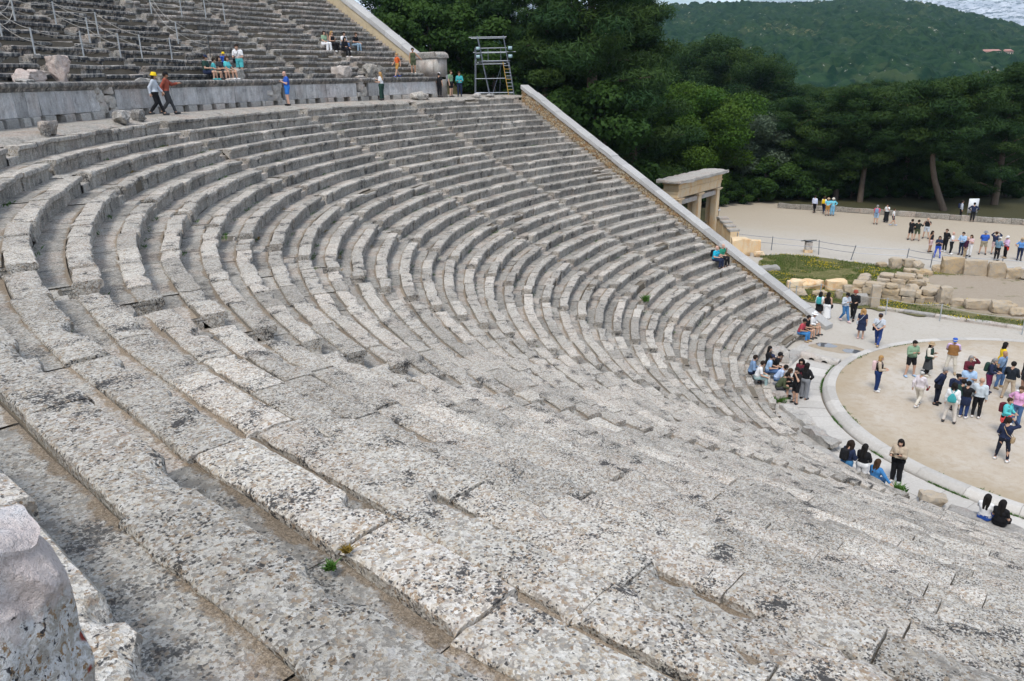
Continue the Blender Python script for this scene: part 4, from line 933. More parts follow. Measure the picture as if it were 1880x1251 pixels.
# girls at the near edge of the gutter
stand(1549, 890, -.2, 140, 'woman in dark jacket and jeans with black backpack and long wavy hair', h=1.70, top=('navy', 'long'), bottom=((.05, .17, .33), 'wide'), hair=('curly', 'dk'), sex='f', arms=('lap', 'lap'), lean=.12, bag=('backpack', 'black', 'black backpack on the woman in jeans at the gutter edge'))
stand(1578, 893, -.2, 155, 'woman in black jacket and white trousers with straight dark hair', h=1.62, top=('black', 'long'), bottom=('white', 'wide'), shoes='white', hair=('long', 'black'), sex='f', arms=('lap', 'lap'))
stand(1604, 886, .02, 150, 'woman in blue denim jacket and jeans sitting on the front stones', h=1.66, pose='sit', top=((.05, .19, .42), 'long'), bottom=((.05, .12, .24), 'long'), shoes='white', hair=('long', 'brown'), sex='f', arms=('knee', 'rest'), lean=.1, seath=.25)
stand(1643, 886, -.2, -15, 'woman in black with a beige coat over her shoulders standing at the kerb', h=1.68, top=('black', 'tank'), bottom=('black', 'wide'), shoes='white', hair=('bob', 'black'), sex='f', arms=('phone', 'carry'), coat='beige', hold=('phone', 0, 'phone held by the woman in black with beige coat'))
stand(1806, 953, .12, 165, 'girl in white top and blue jeans with long dark hair sitting with her back turned', h=1.64, pose='sit', top=('white', 'short'), bottom=('blue', 'long'), hair=('long', 'black'), sex='f', arms=('mouth', 'lap'), seath=.32)
stand(1833, 964, .12, 160, 'girl in black with long dark hair sitting at the right of a pair', h=1.64, pose='sit', top=('black', 'short'), bottom=('black', 'long'), hair=('long', 'black'), sex='f', arms=('lap', 'lap'), seath=.32)
# in the orchestra
stand(1608, 718, 0, 90, 'blonde woman in dark vest and wide navy trousers standing alone near the kerb', h=1.68, top=('beige', 'long'), bottom=((.012, .03, .11), 'wide'), shoes='white', hair=('bob', 'blond'), sex='f', vest='black', arms=('lap', 'lap'), bag=('backpack', 'blush', 'dusty pink backpack on the blonde woman alone by the kerb'))
stand(1669, 691, 0, 35, 'young man in loose green shirt and black shorts looking down', h=1.78, top=('sage', 'long'), bottom=('black', 'short'), shoes='ltblue', hair=('short', 'black'), arms=('phone', 'phone'), pose='apart', nod=.3, build=1.08)
stand(1700, 690, 0, 70, 'woman in straw hat and long dark dress with a tan bag', h=1.66, top=('cream', 'long'), bottom=('black', 'long'), shoes='cream', hair=('bob', 'dk'), sex='f', vest='dkgreen', skirt=('dkgrey', .38, 'skirt'), hat=('sun', 'tan', 'black'), arms=('phone', 'lap'), bag=('crossl', 'tan', 'tan shoulder bag of the woman in straw hat'))
stand(1743, 686, 0, 0, 'man in blue cap and brown vest over a lilac shirt with hands behind him', h=1.76, top=('lilac', 'short'), bottom=('cream', 'long'), shoes='tan', hair=('short', 'grey'), vest=(.26, .13, .045), hat=('cap', 'blue', 'white'), arms=('behind', 'behind'), pose='apart', build=1.05)
stand(1772, 716, 0, 30, 'grey haired woman in maroon cardigan holding a phone to her ear', h=1.62, top=('maroon', 'long'), bottom=('navy', 'long'), hair=('bob', 'grey'), sex='f', arms=('raise', 'lap'))
stand(1833, 694, 0, 100, 'dark haired person in bright yellow coat standing behind two others', h=1.74, top=('yellow', 'long'), bottom=('navy', 'long'), hair=('curly', 'black'), sex='f', waist='yellow')
stand(1832, 712, 0, 60, 'bald man in denim blue shirt and jeans with a dark bag', h=1.74, top=('chambray', 'short'), bottom=('denim', 'long'), shoes='tan', hair=None, skin='m', arms=('behind', 'down'), pose='apart', bag=('crossr', 'black', 'dark bag of the bald man in denim blue shirt'))
stand(1811, 722, 0, 75, 'woman in navy jacket and plum trousers with sunglasses and a backpack', h=1.66, top=('navy', 'long'), bottom=((.14, .02, .07), 'long'), shoes='navy', hair=('pony', 'grey'), sex='f', lean=.12, arms=('lap', 'lap'), bag=('backpack', 'dkgreen', 'dark green backpack on the woman in plum trousers'))
stand(1683, 746, 0, 150, 'woman in white patterned blouse, white trousers and black cap walking away', h=1.62, pose='walk', top=((.60, .55, .57), 'long'), bottom=('cream', 'long'), shoes='white', hair=('short', 'white'), sex='f', hat=('cap', 'black'), arms=('swingb', 'swingf'), hold=('booklet', 1, 'red booklet in the hand of the woman walking in white'))
stand(1718, 742, 0, 70, 'grey haired person in navy jacket leaning in with hands behind the back', h=1.72, top=('navy', 'long'), bottom=((.012, .016, .03), 'long'), shoes='black', hair=('ear', 'grey'), arms=('behind', 'behind'), lean=.2, bag=('crossr', 'black', 'black camera bag of the grey haired person in navy jacket'))
stand(1749, 752, 0, 60, 'dark haired woman with black backpack between the navy jacket and the blue t-shirt', h=1.60, top=('navy', 'long'), bottom=('navy', 'long'), hair=('bun', 'black'), sex='f', bag=('backpack', 'navy', 'navy backpack worn in the middle of the crowd'))
stand(1770, 742, 0, 5, 'big man in light blue t-shirt looking down at something in his hands', h=1.78, top=('ltblue', 'short'), bottom=('ltgrey', 'short'), hair=('short', 'black'), skin='m', arms=('phone', 'phone'), nod=.5, build=1.16)
stand(1758, 764, 0, 170, 'person in dark green t-shirt squeezed behind the turquoise drawstring bag', h=1.62, top=('dkgreen', 'short'), bottom=('black', 'long'), hair=('short', 'black'))
stand(1741, 776, 0, 175, 'person in white shirt and white trousers seen from behind', h=1.72, top=('white', 'long'), bottom=((.62, .58, .53), 'long'), shoes='dkgrey', hair=('bob', 'black'), pose='apart', sex='f', bag=('drawstring', 'teal', 'teal drawstring bag on the back of the person all in white'))
stand(1767, 767, 0, 165, 'person in black t-shirt and jeans with a navy jumper tied round the waist', h=1.60, top=('black', 'short'), bottom=((.025, .05, .15), 'long'), shoes='white', hair=('short', 'black'), waist='navy', arms=('down', 'point'), sex='f')
stand(1790, 767, 0, 170, 'balding man in pale grey jumper and black trousers seen from behind', h=1.74, top=((.48, .54, .58), 'long'), bottom=('black', 'long'), shoes='white', hair=None, skin='l', build=1.06)
stand(1848, 733, 0, 165, 'person in dark jacket and light brown trousers seen from behind', h=1.72, top=((.015, .02, .028), 'long'), bottom=('beige', 'long'), shoes='tan', hair=('short', 'black'), arms=('lap', 'lap'), pose='apart')
stand(1877, 722, 0, -60, 'man in black t-shirt and dark grey shorts at the right border', h=1.80, top=('black', 'short'), bottom=('dkgrey', 'short'), shoes='white', hair=('short', 'dk'), build=1.08)
stand(1840, 800, 0, 60, 'short haired woman in turquoise top with a coral jacket tied round her waist', h=1.60, top=('turq', 'long'), bottom=('black', 'long'), hair=('ear', 'brown'), sex='f', waist='coral', arms=('lap', 'lap'), bag=('backpack', 'maroon', 'maroon backpack on the woman in turquoise top'))
stand(1862, 782, 0, -15, 'woman in pink shirt and jeans with a blue lanyard', h=1.70, top=('pink', 'long'), bottom=('denim', 'long'), shoes='white', hair=('pony', 'brown'), sex='f', arms=('hip', 'hip'), build=1.06)
stand(1837, 846, 0, 165, 'woman in navy jacket, dark leggings and white shoes taking a picture', h=1.70, top=('navy', 'long'), bottom=((.014, .018, .032), 'leggings'), shoes='white', hair=('ear', 'dk'), sex='f', arms=('carry', 'raise'), pose='apart', bag=('crossr', 'tan', 'small tan bag of the woman in white shoes'))
# by the ruins
stand(1502, 586, 0, 160, 'long haired woman in white top carrying a teal bag', h=1.62, pose='walk', top=('white', 'long'), bottom=('black', 'short'), hair=('long', 'black'), sex='f', skirt=('black', .55, 'skirt'), bag=('backpack', 'teal', 'teal bag on the woman walking in white top'))
stand(1516, 589, 0, 165, 'woman in black top and long white skirt', h=1.68, top=('black', 'tank'), bottom=('white', 'wide'), shoes='black', hair=('long', 'black'), sex='f', skirt=('white', .20, 'skirt'), bag=('crossr', 'black', 'black bag of the woman in long white skirt'))
stand(1549, 590, 0, 40, 'person in white and black jacket and blue jeans looking at a phone', h=1.70, pose='walk', top=('ltgrey', 'long'), bottom=((.05, .15, .32), 'long'), shoes='blush', hair=('short', 'black'), hat=('cap', 'black'), arms=('phone', 'phone'), nod=.4)
stand(1565, 587, 0, -10, 'person in black jacket and dark trousers with a reddish hat', h=1.74, pose='walk', top=('black', 'long'), bottom=('black', 'long'), shoes='black', hair=('short', 'brown'), hat=('bucket', 'rust'), arms=('lap', 'down'))
stand(1579, 622, 0, 175, 'red blonde woman in a short navy dress walking away', h=1.66, pose='stand', top=('navy', 'short'), bottom=('navy', 'short'), shoes='blush', hair=('curly', 'blond'), sex='f', skirt=('navy', .52, 'skirt'), build=1.08, bag=('crossl', 'ltgrey', 'grey strap bag across the woman in navy dress'))
stand(1609, 636, 0, 170, 'man in grey t-shirt, blue jeans and navy cap with hands behind his back', h=1.76, pose='walk', top=('ltgrey', 'short'), bottom=((.025, .055, .20), 'long'), shoes='tan', hair=('short', 'brown'), hat=('cap', 'navy'), arms=('behind', 'behind'), bag=('crossl', 'black', 'black satchel of the man in navy cap'))
# on the far plaza
stand(1494, 391, 0, 150, 'person in white shirt and black trousers at the far left of the plaza', h=1.74, pose='walk', top=((.55, .60, .75), 'long'), bottom=('black', 'long'), hair=('short', 'dk'))
stand(1511, 392, 0, 160, 'woman with a yellow backpack walking across the far plaza', h=1.70, pose='walk', top=('white', 'short'), bottom=('navy', 'long'), hair=('long', 'brown'), sex='f', bag=('backpack', 'yellow', 'yellow backpack on the far plaza'))
stand(1518, 396, 0, 0, 'person in cyan shirt and brown shorts on the far plaza', h=1.74, top=('cyan', 'short'), bottom=('ochre', 'short'), hair=('short', 'brown'), hat=('sun', 'tan'), arms=('lap', 'lap'))
stand(1527, 396, 0, 0, 'person dressed all in pale blue on the far plaza', h=1.74, top=('cyan', 'long'), bottom=((.18, .40, .58), 'wide'), hair=('short', 'grey'), hat=('sun', 'cream'), arms=('hip', 'phone'), sex='f')
stand(1607, 412, 0, 175, 'man in red shirt and pale blue shorts with a blue backpack', h=1.78, top=((.55, .10, .14), 'short'), bottom=('ltblue', 'short'), shoes='black', hair=('short', 'grey'), bag=('backpack', 'chambray', 'blue backpack on the man in red shirt far away'))
stand(1626, 408, 0, -30, 'woman in white blouse and long black skirt on the far plaza', h=1.70, top=('white', 'short'), bottom=('black', 'wide'), hair=('bob', 'dk'), sex='f', skirt=('black', .15, 'skirt'), arms=('mouth', 'carry'))
stand(1638, 414, 0, 90, 'boy in white shirt and navy shorts striding to the right', h=1.55, pose='walk', top=('white', 'short'), bottom=('navy', 'short'), shoes='ltblue', hair=('short', 'brown'))
stand(1670, 441, 0, 140, 'man in black shirt and long black shorts, leftmost of a trio in dark clothes', h=1.76, pose='apart', top=('black', 'short'), bottom=('black', 'short'), shoes='black', hair=('short', 'dk'), arms=('cross', 'cross'))
stand(1682, 442, 0, 165, 'man in dark olive shirt and shorts, middle of a trio in dark clothes', h=1.74, pose='apart', top=((.02, .025, .02), 'long'), bottom=('olive', 'short'), shoes='black', hair=('short', 'dk'), arms=('down', 'point'))
stand(1699, 438, 0, -10, 'man in black t-shirt and grey shorts holding something to his face', h=1.74, pose='apart', top=('black', 'short'), bottom=('ltgrey', 'short'), shoes='black', hair=None, arms=('mouth', 'mouth'))
stand(1706, 463, 0, 60, 'woman in black crop top with a light cloth round her hips', h=1.68, top=('black', 'tank'), bottom=('blush', 'short'), shoes='black', hair=('curly', 'dk'), sex='f', skin='m', arms=('hip', 'down'))
stand(1720, 473, 0, 0, 'woman in black top and bright blue leggings', h=1.64, pose='apart', top=('navy', 'short'), bottom=((.03, .09, .50), 'leggings'), shoes='blue', hair=('long', 'dk'), sex='f', arms=('phone', 'phone'), build=1.12)
stand(1733, 462, 0, -40, 'man in loose black shirt behind the woman in blue leggings', h=1.78, top=('black', 'long'), bottom=('black', 'long'), shoes='white', hair=('short', 'brown'), arms=('behind', 'behind'))
stand(1744, 467, 0, 80, 'bald man in white t-shirt and black trousers', h=1.74, top=('white', 'short'), bottom=('black', 'long'), shoes='white', hair=None, skin='p', arms=('lap', 'lap'))
stand(1763, 468, 0, -30, 'man in light blue shirt and dark trousers facing a companion', h=1.76, top=('ltblue', 'long'), bottom=('navy', 'long'), shoes='black', hair=('short', 'dk'), arms=('lap', 'lap'))
stand(1769, 476, 0, 80, 'person in plum jumper and tan trousers near the big slabs', h=1.70, top=((.045, .01, .03), 'long'), bottom=((.36, .27, .17), 'long'), shoes='tan', hair=None, skin='p', lean=.1, build=1.1)
stand(1778, 471, 0, -30, 'woman in pink blouse and white trousers near the big slabs', h=1.66, top=('blush', 'short'), bottom=('white', 'long'), shoes='black', hair=('bob', 'brown'), sex='f', arms=('phone', 'mouth'))
stand(1803, 467, 0, 0, 'man in blue t-shirt with a yellow print, khaki shorts and sun hat', h=1.80, pose='apart', top=('blue', 'short'), bottom=('khaki', 'short'), shoes='black', hair=('short', 'grey'), hat=('sun', 'grey'), arms=('behind', 'behind'), build=1.16)
stand(1823, 467, 0, 170, 'person in navy shirt with both arms raised to the head', h=1.74, top=('navy', 'long'), bottom=('blush', 'short'), hair=('short', 'brown'), arms=('raise', 'raise'))
stand(1828, 478, 0, 150, 'person in grey blue shirt and black trousers with a pale cap', h=1.74, top=((.13, .22, .29), 'long'), bottom=('black', 'long'), shoes='black', hair=('short', 'grey'), hat=('cap', 'white'), arms=('cross', 'cross'))
stand(1844, 474, 0, -60, 'woman in pink shirt with a red jumper tied round her waist', h=1.68, top=((.60, .42, .58), 'long'), bottom=('black', 'long'), shoes='tan', hair=('short', 'white'), hat=('cap', 'white'), sex='f', waist='red', arms=('cross', 'cross'))
stand(1870, 479, 0, 170, 'person in blue flowered shirt and straw hat at the right border', h=1.70, top=((.10, .25, .55), 'short'), bottom=('navy', 'long'), shoes='black', hair=('bob', 'grey'), sex='f', hat=('sun', 'tan'), arms=('hip', 'hip'))
stand(1762, 402, 0, 100, 'person in white and navy left of the leaning tree trunk', h=1.76, top=('ltgrey', 'long'), bottom=('black', 'long'), hair=('short', 'dk'), bag=('backpack', 'navy', 'navy backpack left of the leaning trunk'))
stand(1784, 407, 0, 175, 'person in dark blue reading the white board by the leaning tree', h=1.76, top=('navy', 'long'), bottom=('black', 'long'), hair=('short', 'black'), arms=('hip', 'hip'))
stand(1316, 402, 0, 120, 'person in dark clothes beside the stone gate', h=1.72, top=('black', 'long'), bottom=('black', 'long'), hair=('short', 'dk'), bag=('crossr', 'ltgrey', 'pale bag of the person beside the stone gate'))
# ---------------------------------------------------------------- gate, ruins, fences, scaffold
t = NT('warm_limestone', .9, .15); n1 = t.noise(.9, 5, .62); n2 = t.noise(7, 6, .68); n3 = t.noise(26, 4, .7)
st = t.noise(1.0, 4, .6, vec=t.scaled(t.pos(), (2.5, 2.5, .35)))
c = t.mix(t.ss(n1, .3, .7), (.70, .49, .27), (.66, .55, .39)); c = t.mix(t.math('MULTIPLY', t.ss(st, .48, .68), .65), c, (.60, .33, .15)); c = t.mix(t.math('MULTIPLY', t.ss(n2, .52, .64), .6), c, (.60, .53, .42)); c = t.mix(t.math('MULTIPLY', t.ss(n3, .6, .7), .6), c, (.14, .11, .08))
t.bump(t.math('ADD', n2, n3), .5, .02); M['warm'] = t.out(c)
t = NT('ruin_stone', .92, .1); n1 = t.noise(1.6, 5, .62); n2 = t.noise(8, 6, .7); n3 = t.noise(30, 4, .7)
geo_n = t.N.new('ShaderNodeNewGeometry')
c = t.mix(t.ss(n1, .3, .7), (.47, .345, .20), (.40, .33, .24)); c = t.mix(t.math('MULTIPLY', t.ss(n2, .5, .66), .7), c, (.27, .26, .245)); c = t.mix(t.math('MULTIPLY', t.ss(n3, .56, .68), .7), c, (.10, .09, .075)); c = t.mix(t.math('MULTIPLY', t.attr('tone'), .35), c, (.42, .41, .39)); t.bump(t.math('ADD', n2, n3), .8, .03); M['ruin'] = t.out(c)
gate = thing('stone_gate', 'tall ochre stone gateway of pillars and heavy cornice beyond the far wall', 'gateway', (29.2, -24.2, 0))
GX, GY = 29.2, (-20.45, -24.2, -27.9)
def gpiece(name, c, s, mat='warm', amp=.012, n=6):
    v, f = rock(c, s, 0, n, int(abs(c[1])*10+c[2]*7), amp/np.mean(s), 2, 1.0); mb = MB(); mb.add(v, f, tone=.5, ris=0, rho=1); return mb.build(name, M[mat], gate, smooth=rad(35))
for y in GY:
    p = sub(gpiece('pillar', (GX, y, 1.95), (.55, .62, 3.9), n=9))
    gpiece('jamb', (GX+.55, y+(.0), 1.92), (.4, .34, 3.84))
    for k in range(3):
        q = gpiece('capital', (GX, y, 3.93+.07*k), (.70+.10*k, .86+.10*k, .068), n=4); 
for a, b in ((0, 1), (1, 2)):
    ym = (GY[a]+GY[b])/2; gpiece('lintel', (GX+.05, ym, 3.72), (.5, GY[a]-GY[b]-.80, .36), 'pale')
for k, (z, h, ov) in enumerate(((4.32, .34, .0), (4.62, .24, .03), (4.80, .08, .10), (5.02, .34, .04), (5.24, .07, .12))):
    gpiece('entablature', (GX+.35, -24.17, z), (1.25+ov*2, 8.35+ov*2, h), n=10, amp=.02)
for k in range(34):
    v, f = box((GX-.42, -20.0-.252*k, 5.325), (.10, .13, .09)); mb = MB(); mb.add(v, f); mb.build('dentil', M['warm'], gate, smooth=False)
for k in range(6):
    v, f = box((GX-.30+.25*k, -19.82, 5.325), (.13, .10, .09)); mb = MB(); mb.add(v, f); mb.build('dentil', M['warm'], gate, smooth=False)
v, f = rock((GX+.35, -24.15, 5.49), (2.25, 9.5, .24), 0, 18, 4, .03, 3.0, .97); v[:, 2] += .10*(fbm(v*.9, 3, 3)-.5); mb = MB(); mb.add(v, f, tone=.4, ris=0, rho=1); mb.build('cornice', M['pale'], gate, smooth=rad(45))
v, f = box((GX+.5, -26.0, 1.05), (.08, 3.0, .10)); mb = MB(); mb.add(v, f); mb.build('rail', M['coping'], gate, smooth=False)
M['gatedark'] = plain('dark_metal', (.03, .032, .04), .5)
ramp = thing('stepped_wall', 'stepped ochre side wall with grey capping stones running down from the gateway', 'wall', (27, -25.5, 0))
p0, p1 = np.array([28.1, -26.9]), np.array([25.6, -24.4]); dv = (p1-p0)/np.linalg.norm(p1-p0)
for k in range(4):
    c = p0+dv*(.45+.82*k); h = 1.62-.20*k
    v, f = rock((*c, h/2), (.82, .75, h), math.atan2(dv[1], dv[0]), 6, k, .02, 2, .99); mb = MB(); mb.add(v, f); mb.build('wall_block', M['warm'], ramp, smooth=rad(40))
    v, f = rock((*c, h+.09), (.80, .86, .17), math.atan2(dv[1], dv[0]), 5, k+9, .04, 2, .97); mb = MB(); mb.add(v, f, tone=.3, ris=0, rho=1); mb.build('capping', M['pale'], ramp, smooth=rad(40))
BLK = [(1362, 470, 1.45, 1.2, 1.35, .5, 'warm', 'tall ochre block with grey top at the foot of the stepped wall'), (1384, 463, 1.2, .9, .95, .4, 'warm', 'lower ochre block right behind the tall one by the stepped wall')]
def stone(px, py, s, rz, mat, label, name='stone_block', group='stones of the ruined stage', seed=0, sq=.9, amp=.05, z=0.0, n=11):
    q = at(px, py, z); back = FV[:2]/np.linalg.norm(FV[:2])*s[1]*.45
    v, f = rock((q[0]+back[0], q[1]+back[1], z+s[2]/2-.04), s, rz, 15, seed+int(px), amp*1.35, 2.6, sq, 9 if sq < .9 else 5); mb = MB(); mb.add(v, f, tone=((px*7) % 10)/10, ris=0, rho=1)
    return tag(mb.build(name, M[mat], smooth=rad(28)), label, 'stone', group)
AX = math.atan2(RV[1], RV[0])+PI
for px, py, sx, sy, sz, rz, mat, lab in BLK: stone(px, py, (sx, sy, sz), rz, mat, lab, sq=.97, amp=.02)
for px, py, s, rz, mat, lab, sq in [
    (1750, 503, (1.45, .55, 1.18), .05, 'ruin', 'big upright squared slab, leftmost of the row at the cable fence', .97),
    (1791, 506, (1.45, .55, 1.10), .03, 'ruin', 'broadest upright slab, second of the row at the cable fence', .97),
    (1832, 510, (1.10, .55, 1.10), .0, 'ruin', 'narrower upright slab, third of the row at the cable fence', .95),
    (1866, 513, (1.15, .6, .78), .1, 'ruin', 'rounded low slab, fourth of the row at the cable fence', .85),
    (1888, 514, (.9, .6, .75), .0, 'ruin', 'low slab cut by the right border at the cable fence', .85),
    (1645, 495, (.85, .75, .85), .3, 'ruin', 'round topped boulder crowning the rubble heap near the cable fence', .6),
    (1668, 492, (.95, .6, .65), .2, 'ruin', 'squarish rubble stone right of the round topped boulder', .75),
    (1688, 494, (.8, .6, .55), .7, 'ruin', 'tan rubble stone second right of the round topped boulder', .7),
    (1723, 500, (.65, .5, .5), .2, 'ruin', 'small tan stone left of the big upright slabs', .6),
    (1620, 492, (.7, .5, .4), .2, 'ruin', 'small tan stone left of the round topped boulder', .7),
    (1676, 503, (1.0, .6, .35), .1, 'ruin', 'flat pale stone below the squarish rubble stone', .7),
    (1700, 508, (1.1, .7, .45), .3, 'ruin', 'flat grey stone below the tan rubble stone', .7),
    (1465, 531, (1.25, .8, .62), .1, 'warm', 'ochre squared block nearest the sloping wall in the grass', .85),
    (1495, 533, (1.35, .8, .68), .15, 'warm', 'ochre block with sloping top, second in the grass from the wall', .8),
    (1537, 535, (1.30, .8, .72), .2, 'warm', 'squared ochre block standing apart in the grass', .93),
    (1468, 545, (1.2, .7, .45), .1, 'ruin', 'low ochre block in the second row behind the rope posts', .8),
    (1506, 546, (1.0, .6, .40), .5, 'ruin', 'low rounded block behind the two rope posts', .7),
    (1565, 540, (.95, .6, .55), .2, 'ruin', 'speckled grey block left of the ruined foundation', .8),
    (1395, 472, (.8, .6, .45), .4, 'warm', 'lone reddish rock lying in the grass by the sloping wall', .6),
    (1410, 500, (2.0, .9, .38), .55, 'pale', 'pale flat stone lying just outside the sloping wall', .75),
    (1607, 566, (.52, .48, 1.42), .1, 'ruin', 'grooved upright stone post in front of the ruined foundation', .97),
    (1583, 562, (.80, .6, .68), .25, 'pale', 'small white squared block left of the grooved post', .97),
    (1541, 550, (.38, .38, .65), .3, 'ruin', 'small upright grey stump behind the walking couple', .75),
    (1674, 556, (.8, .7, 1.10), .3, 'ruin', 'leaning ochre block at the right corner of the foundation', .75),
    (1737, 560, (.72, .6, 1.12), .1, 'ruin', 'ragged upright block standing alone on bare earth', .8),
    (1765, 563, (1.05, .6, .42), .15, 'ruin', 'low pale stone right of the ragged upright block', .75),
    (1801, 571, (1.5, .7, .62), .15, 'ruin', 'long pale speckled block in the right hand row', .8),
    (1845, 578, (1.3, .7, .78), .1, 'ruin', 'broken tan block with a hollow in the right hand row', .8),
    (1872, 583, (.8, .6, .52), .2, 'ruin', 'small tan stones block at the right border', .7)]:
    stone(px, py, s, AX+rz-.28, mat, lab, sq=sq, amp=.05 if sq > .9 else .09)
fnd = thing('ruined_foundation', 'stacked ochre and grey foundation courses of the ruined stage building', 'ruin', (11, -15, 0))
rr = random.Random(23)
def course(x0, y0, x1, y1, z, hh, dep, name='foundation_stone'):
    L = math.hypot(x1-x0, y1-y0); s = 0; a = math.atan2(y1-y0, x1-x0)
    while s < L-.1:
        l = min(rr.uniform(.7, 1.3), L-s); x, y = x0+(x1-x0)*(s+l/2)/L, y0+(y1-y0)*(s+l/2)/L
        v, f = rock((x+rr.gauss(0, .03), y+rr.gauss(0, .03), z+hh/2), (l-.03, dep*rr.uniform(.85, 1.1), hh-.015), a+rr.gauss(0, .06), 11, rr.randrange(999), .085, 2.6, .86, 6)
        mb = MB(); mb.add(v, f, tone=rr.random()*.9, ris=0, rho=1); mb.build(name, M['ruin'], fnd, smooth=rad(28)); s += l
course(12.6, -13.2, 9.0, -13.9, 0, .42, .7); course(12.5, -13.25, 9.2, -13.9, .42, .40, .75); course(12.4, -13.3, 10.6, -13.7, .82, .28, .8)
course(12.9, -13.6, 13.4, -17.0, 0, .45, .7); course(12.9, -14.0, 13.2, -16.8, .45, .35, .75)
course(12.6, -16.4, 9.2, -17.1, 0, .40, .6); course(12.4, -16.5, 9.6, -17.1, .40, .34, .65); course(12.3, -16.6, 10.2, -17.1, .74, .24, .7)
course(9.0, -14.2, 9.1, -17.0, 0, .42, .8); course(8.9, -14.4, 9.0, -16.6, .42, .36, .85); course(12.8, -18.6, 9.8, -19.3, 0, .36, .7); course(11.8, -18.8, 10.2, -19.2, .36, .25, .7)
mb = MB(); rr = random.Random(4)
k0, k1 = at(1612, 566, 0)[:2], at(1900, 607, 0)[:2]; L = np.linalg.norm(k1-k0); dv = (k1-k0)/L; s = 0; sill = thing('stone_sill', 'long low pale stone sill in the grass in front of the ruins', 'kerb', (*((k0+k1)/2), 0))
while s < L:
    l = min(rr.uniform(1.2, 2.2), L-s); c = k0+dv*(s+l/2); v, f = rock((*c, .03), (l-.02, .46, .16), math.atan2(dv[1], dv[0]), 6, rr.randrange(99), .03, 2, .97); mb = MB(); mb.add(v, f, tone=rr.random(), ris=0, rho=1); mb.build('sill_stone', M['pale'], sill, smooth=rad(40)); s += l
# low seats of rough stone where the two girls sit, and other loose blocks on the gutter edge
def loose(q, s, rz, label, mat='pale', sq=.75, name='loose_stone', amp=.1, cat='stone', seed=1, n=11):
    v, f = rock(q, s, rz, 16, seed, amp*1.2, 3.0, min(1, sq+.15), 14); mb = MB(); mb.add(v, f, tone=(seed*.37) % 1, ris=.4, rho=1); return tag(mb.build(name, M[mat], smooth=rad(30)), label, cat, 'loose stones of the theatre')
q = at(1820, 962, .0); loose((q[0], q[1], -.04), (2.6, .75, .32), rad(-12), 'long rough stone under the two girls at the near gutter edge', seed=3)
q = at(1604, 893, -.1); loose((q[0]+.05, q[1], -.10), (1.1, .7, .24), rad(-30), 'flat stone under the woman in blue denim jacket', seed=8)
q = at(1711, 922, -.1); loose((q[0], q[1], .0), (.8, .6, .5), .5, 'brown boulder alone at the edge of the gutter', 'ruin', .5, seed=5)
q = at(1497, 808, -.1); loose((q[0]-.2, q[1], .0), (1.7, .8, .5), rad(-30), 'pinkish rubble boulder at the lower end of the broken front row', 'pale', .5, seed=6, amp=.14)
q = at(1465, 770, -.1); loose((q[0], q[1], -.02), (2.2, .7, .42), rad(-42), 'long broken pink front row block lying along the gutter', 'pale', .7, seed=7)
q = at(1424, 735, -.1); loose((q[0], q[1], .05), (.8, .6, .5), rad(-35), 'pale block with weeds at the feet of the seated group', 'pale', .7, seed=9)
q = at(1428, 655, .2); loose((q[0], q[1], .28), (1.0, .8, .75), .4, 'knobbly pale boulder between the trio and the seated group', 'pale', .45, seed=12, amp=.16)
q = at(1520, 818, -.1); loose((q[0], q[1], -.08), (.4, .35, .3), .2, 'small grey stone left of the woman with black backpack', 'ruin', .5, seed=14)
# remains of thrones and fallen pieces on the walkway and ledge
def onwalk(px, R, z, two, ang): return np.array(polar(R, rad(ang), z, two), float)
for R, ang, s, rz, lab, mat, sq, dz in [
    (37.75, 47.2, (.9, .45, .55), 47, 'fallen throne back, slanted grey slab on the walkway at the left edge', 'seat', .9, .22),
    (37.8, 38.6, (.9, .7, .62), 40, 'conical broken throne left of the woman in yellow hat', 'seat', .4, .22),
    (37.9, 36.3, (.7, .45, .62), 30, 'leaning throne back just left of the woman in yellow hat', 'seat', .85, .25),
]:
    s = (s[0]*.8, s[1]*.9, s[2]*.75); sq = sq*.62; mat = 'upper'; q = onwalk(0, R, ZDIA+s[2]/2-.12, False, ang); loose(q, s, rad(rz)+PI/2, lab, mat, sq, 'broken_throne', .10, 'throne', int(ang*10))
for R, ang, s, rz, lab, mat, sq in [
    (38.2, 1.4, (1.3, .7, .55), 92, 'broken speckled throne right of the blonde woman in white', 'seat', .6),
    (38.0, -5.6, (.6, .5, .28), 90, 'small pale stone beside the person in teal', 'pale', .5), (38.0, -7.4, (.7, .5, .25), 90, 'small stone at the left foot of the scaffold', 'pale', .5)]:
    q = onwalk(0, R, ZDIA+s[2]/2-.08, True, ang); loose(q, s, rad(rz), lab, mat, sq, 'broken_throne' if 'throne' in lab else 'loose_stone', .1, 'throne' if 'throne' in lab else 'stone', int(ang*10+99))
ZL = 13.82
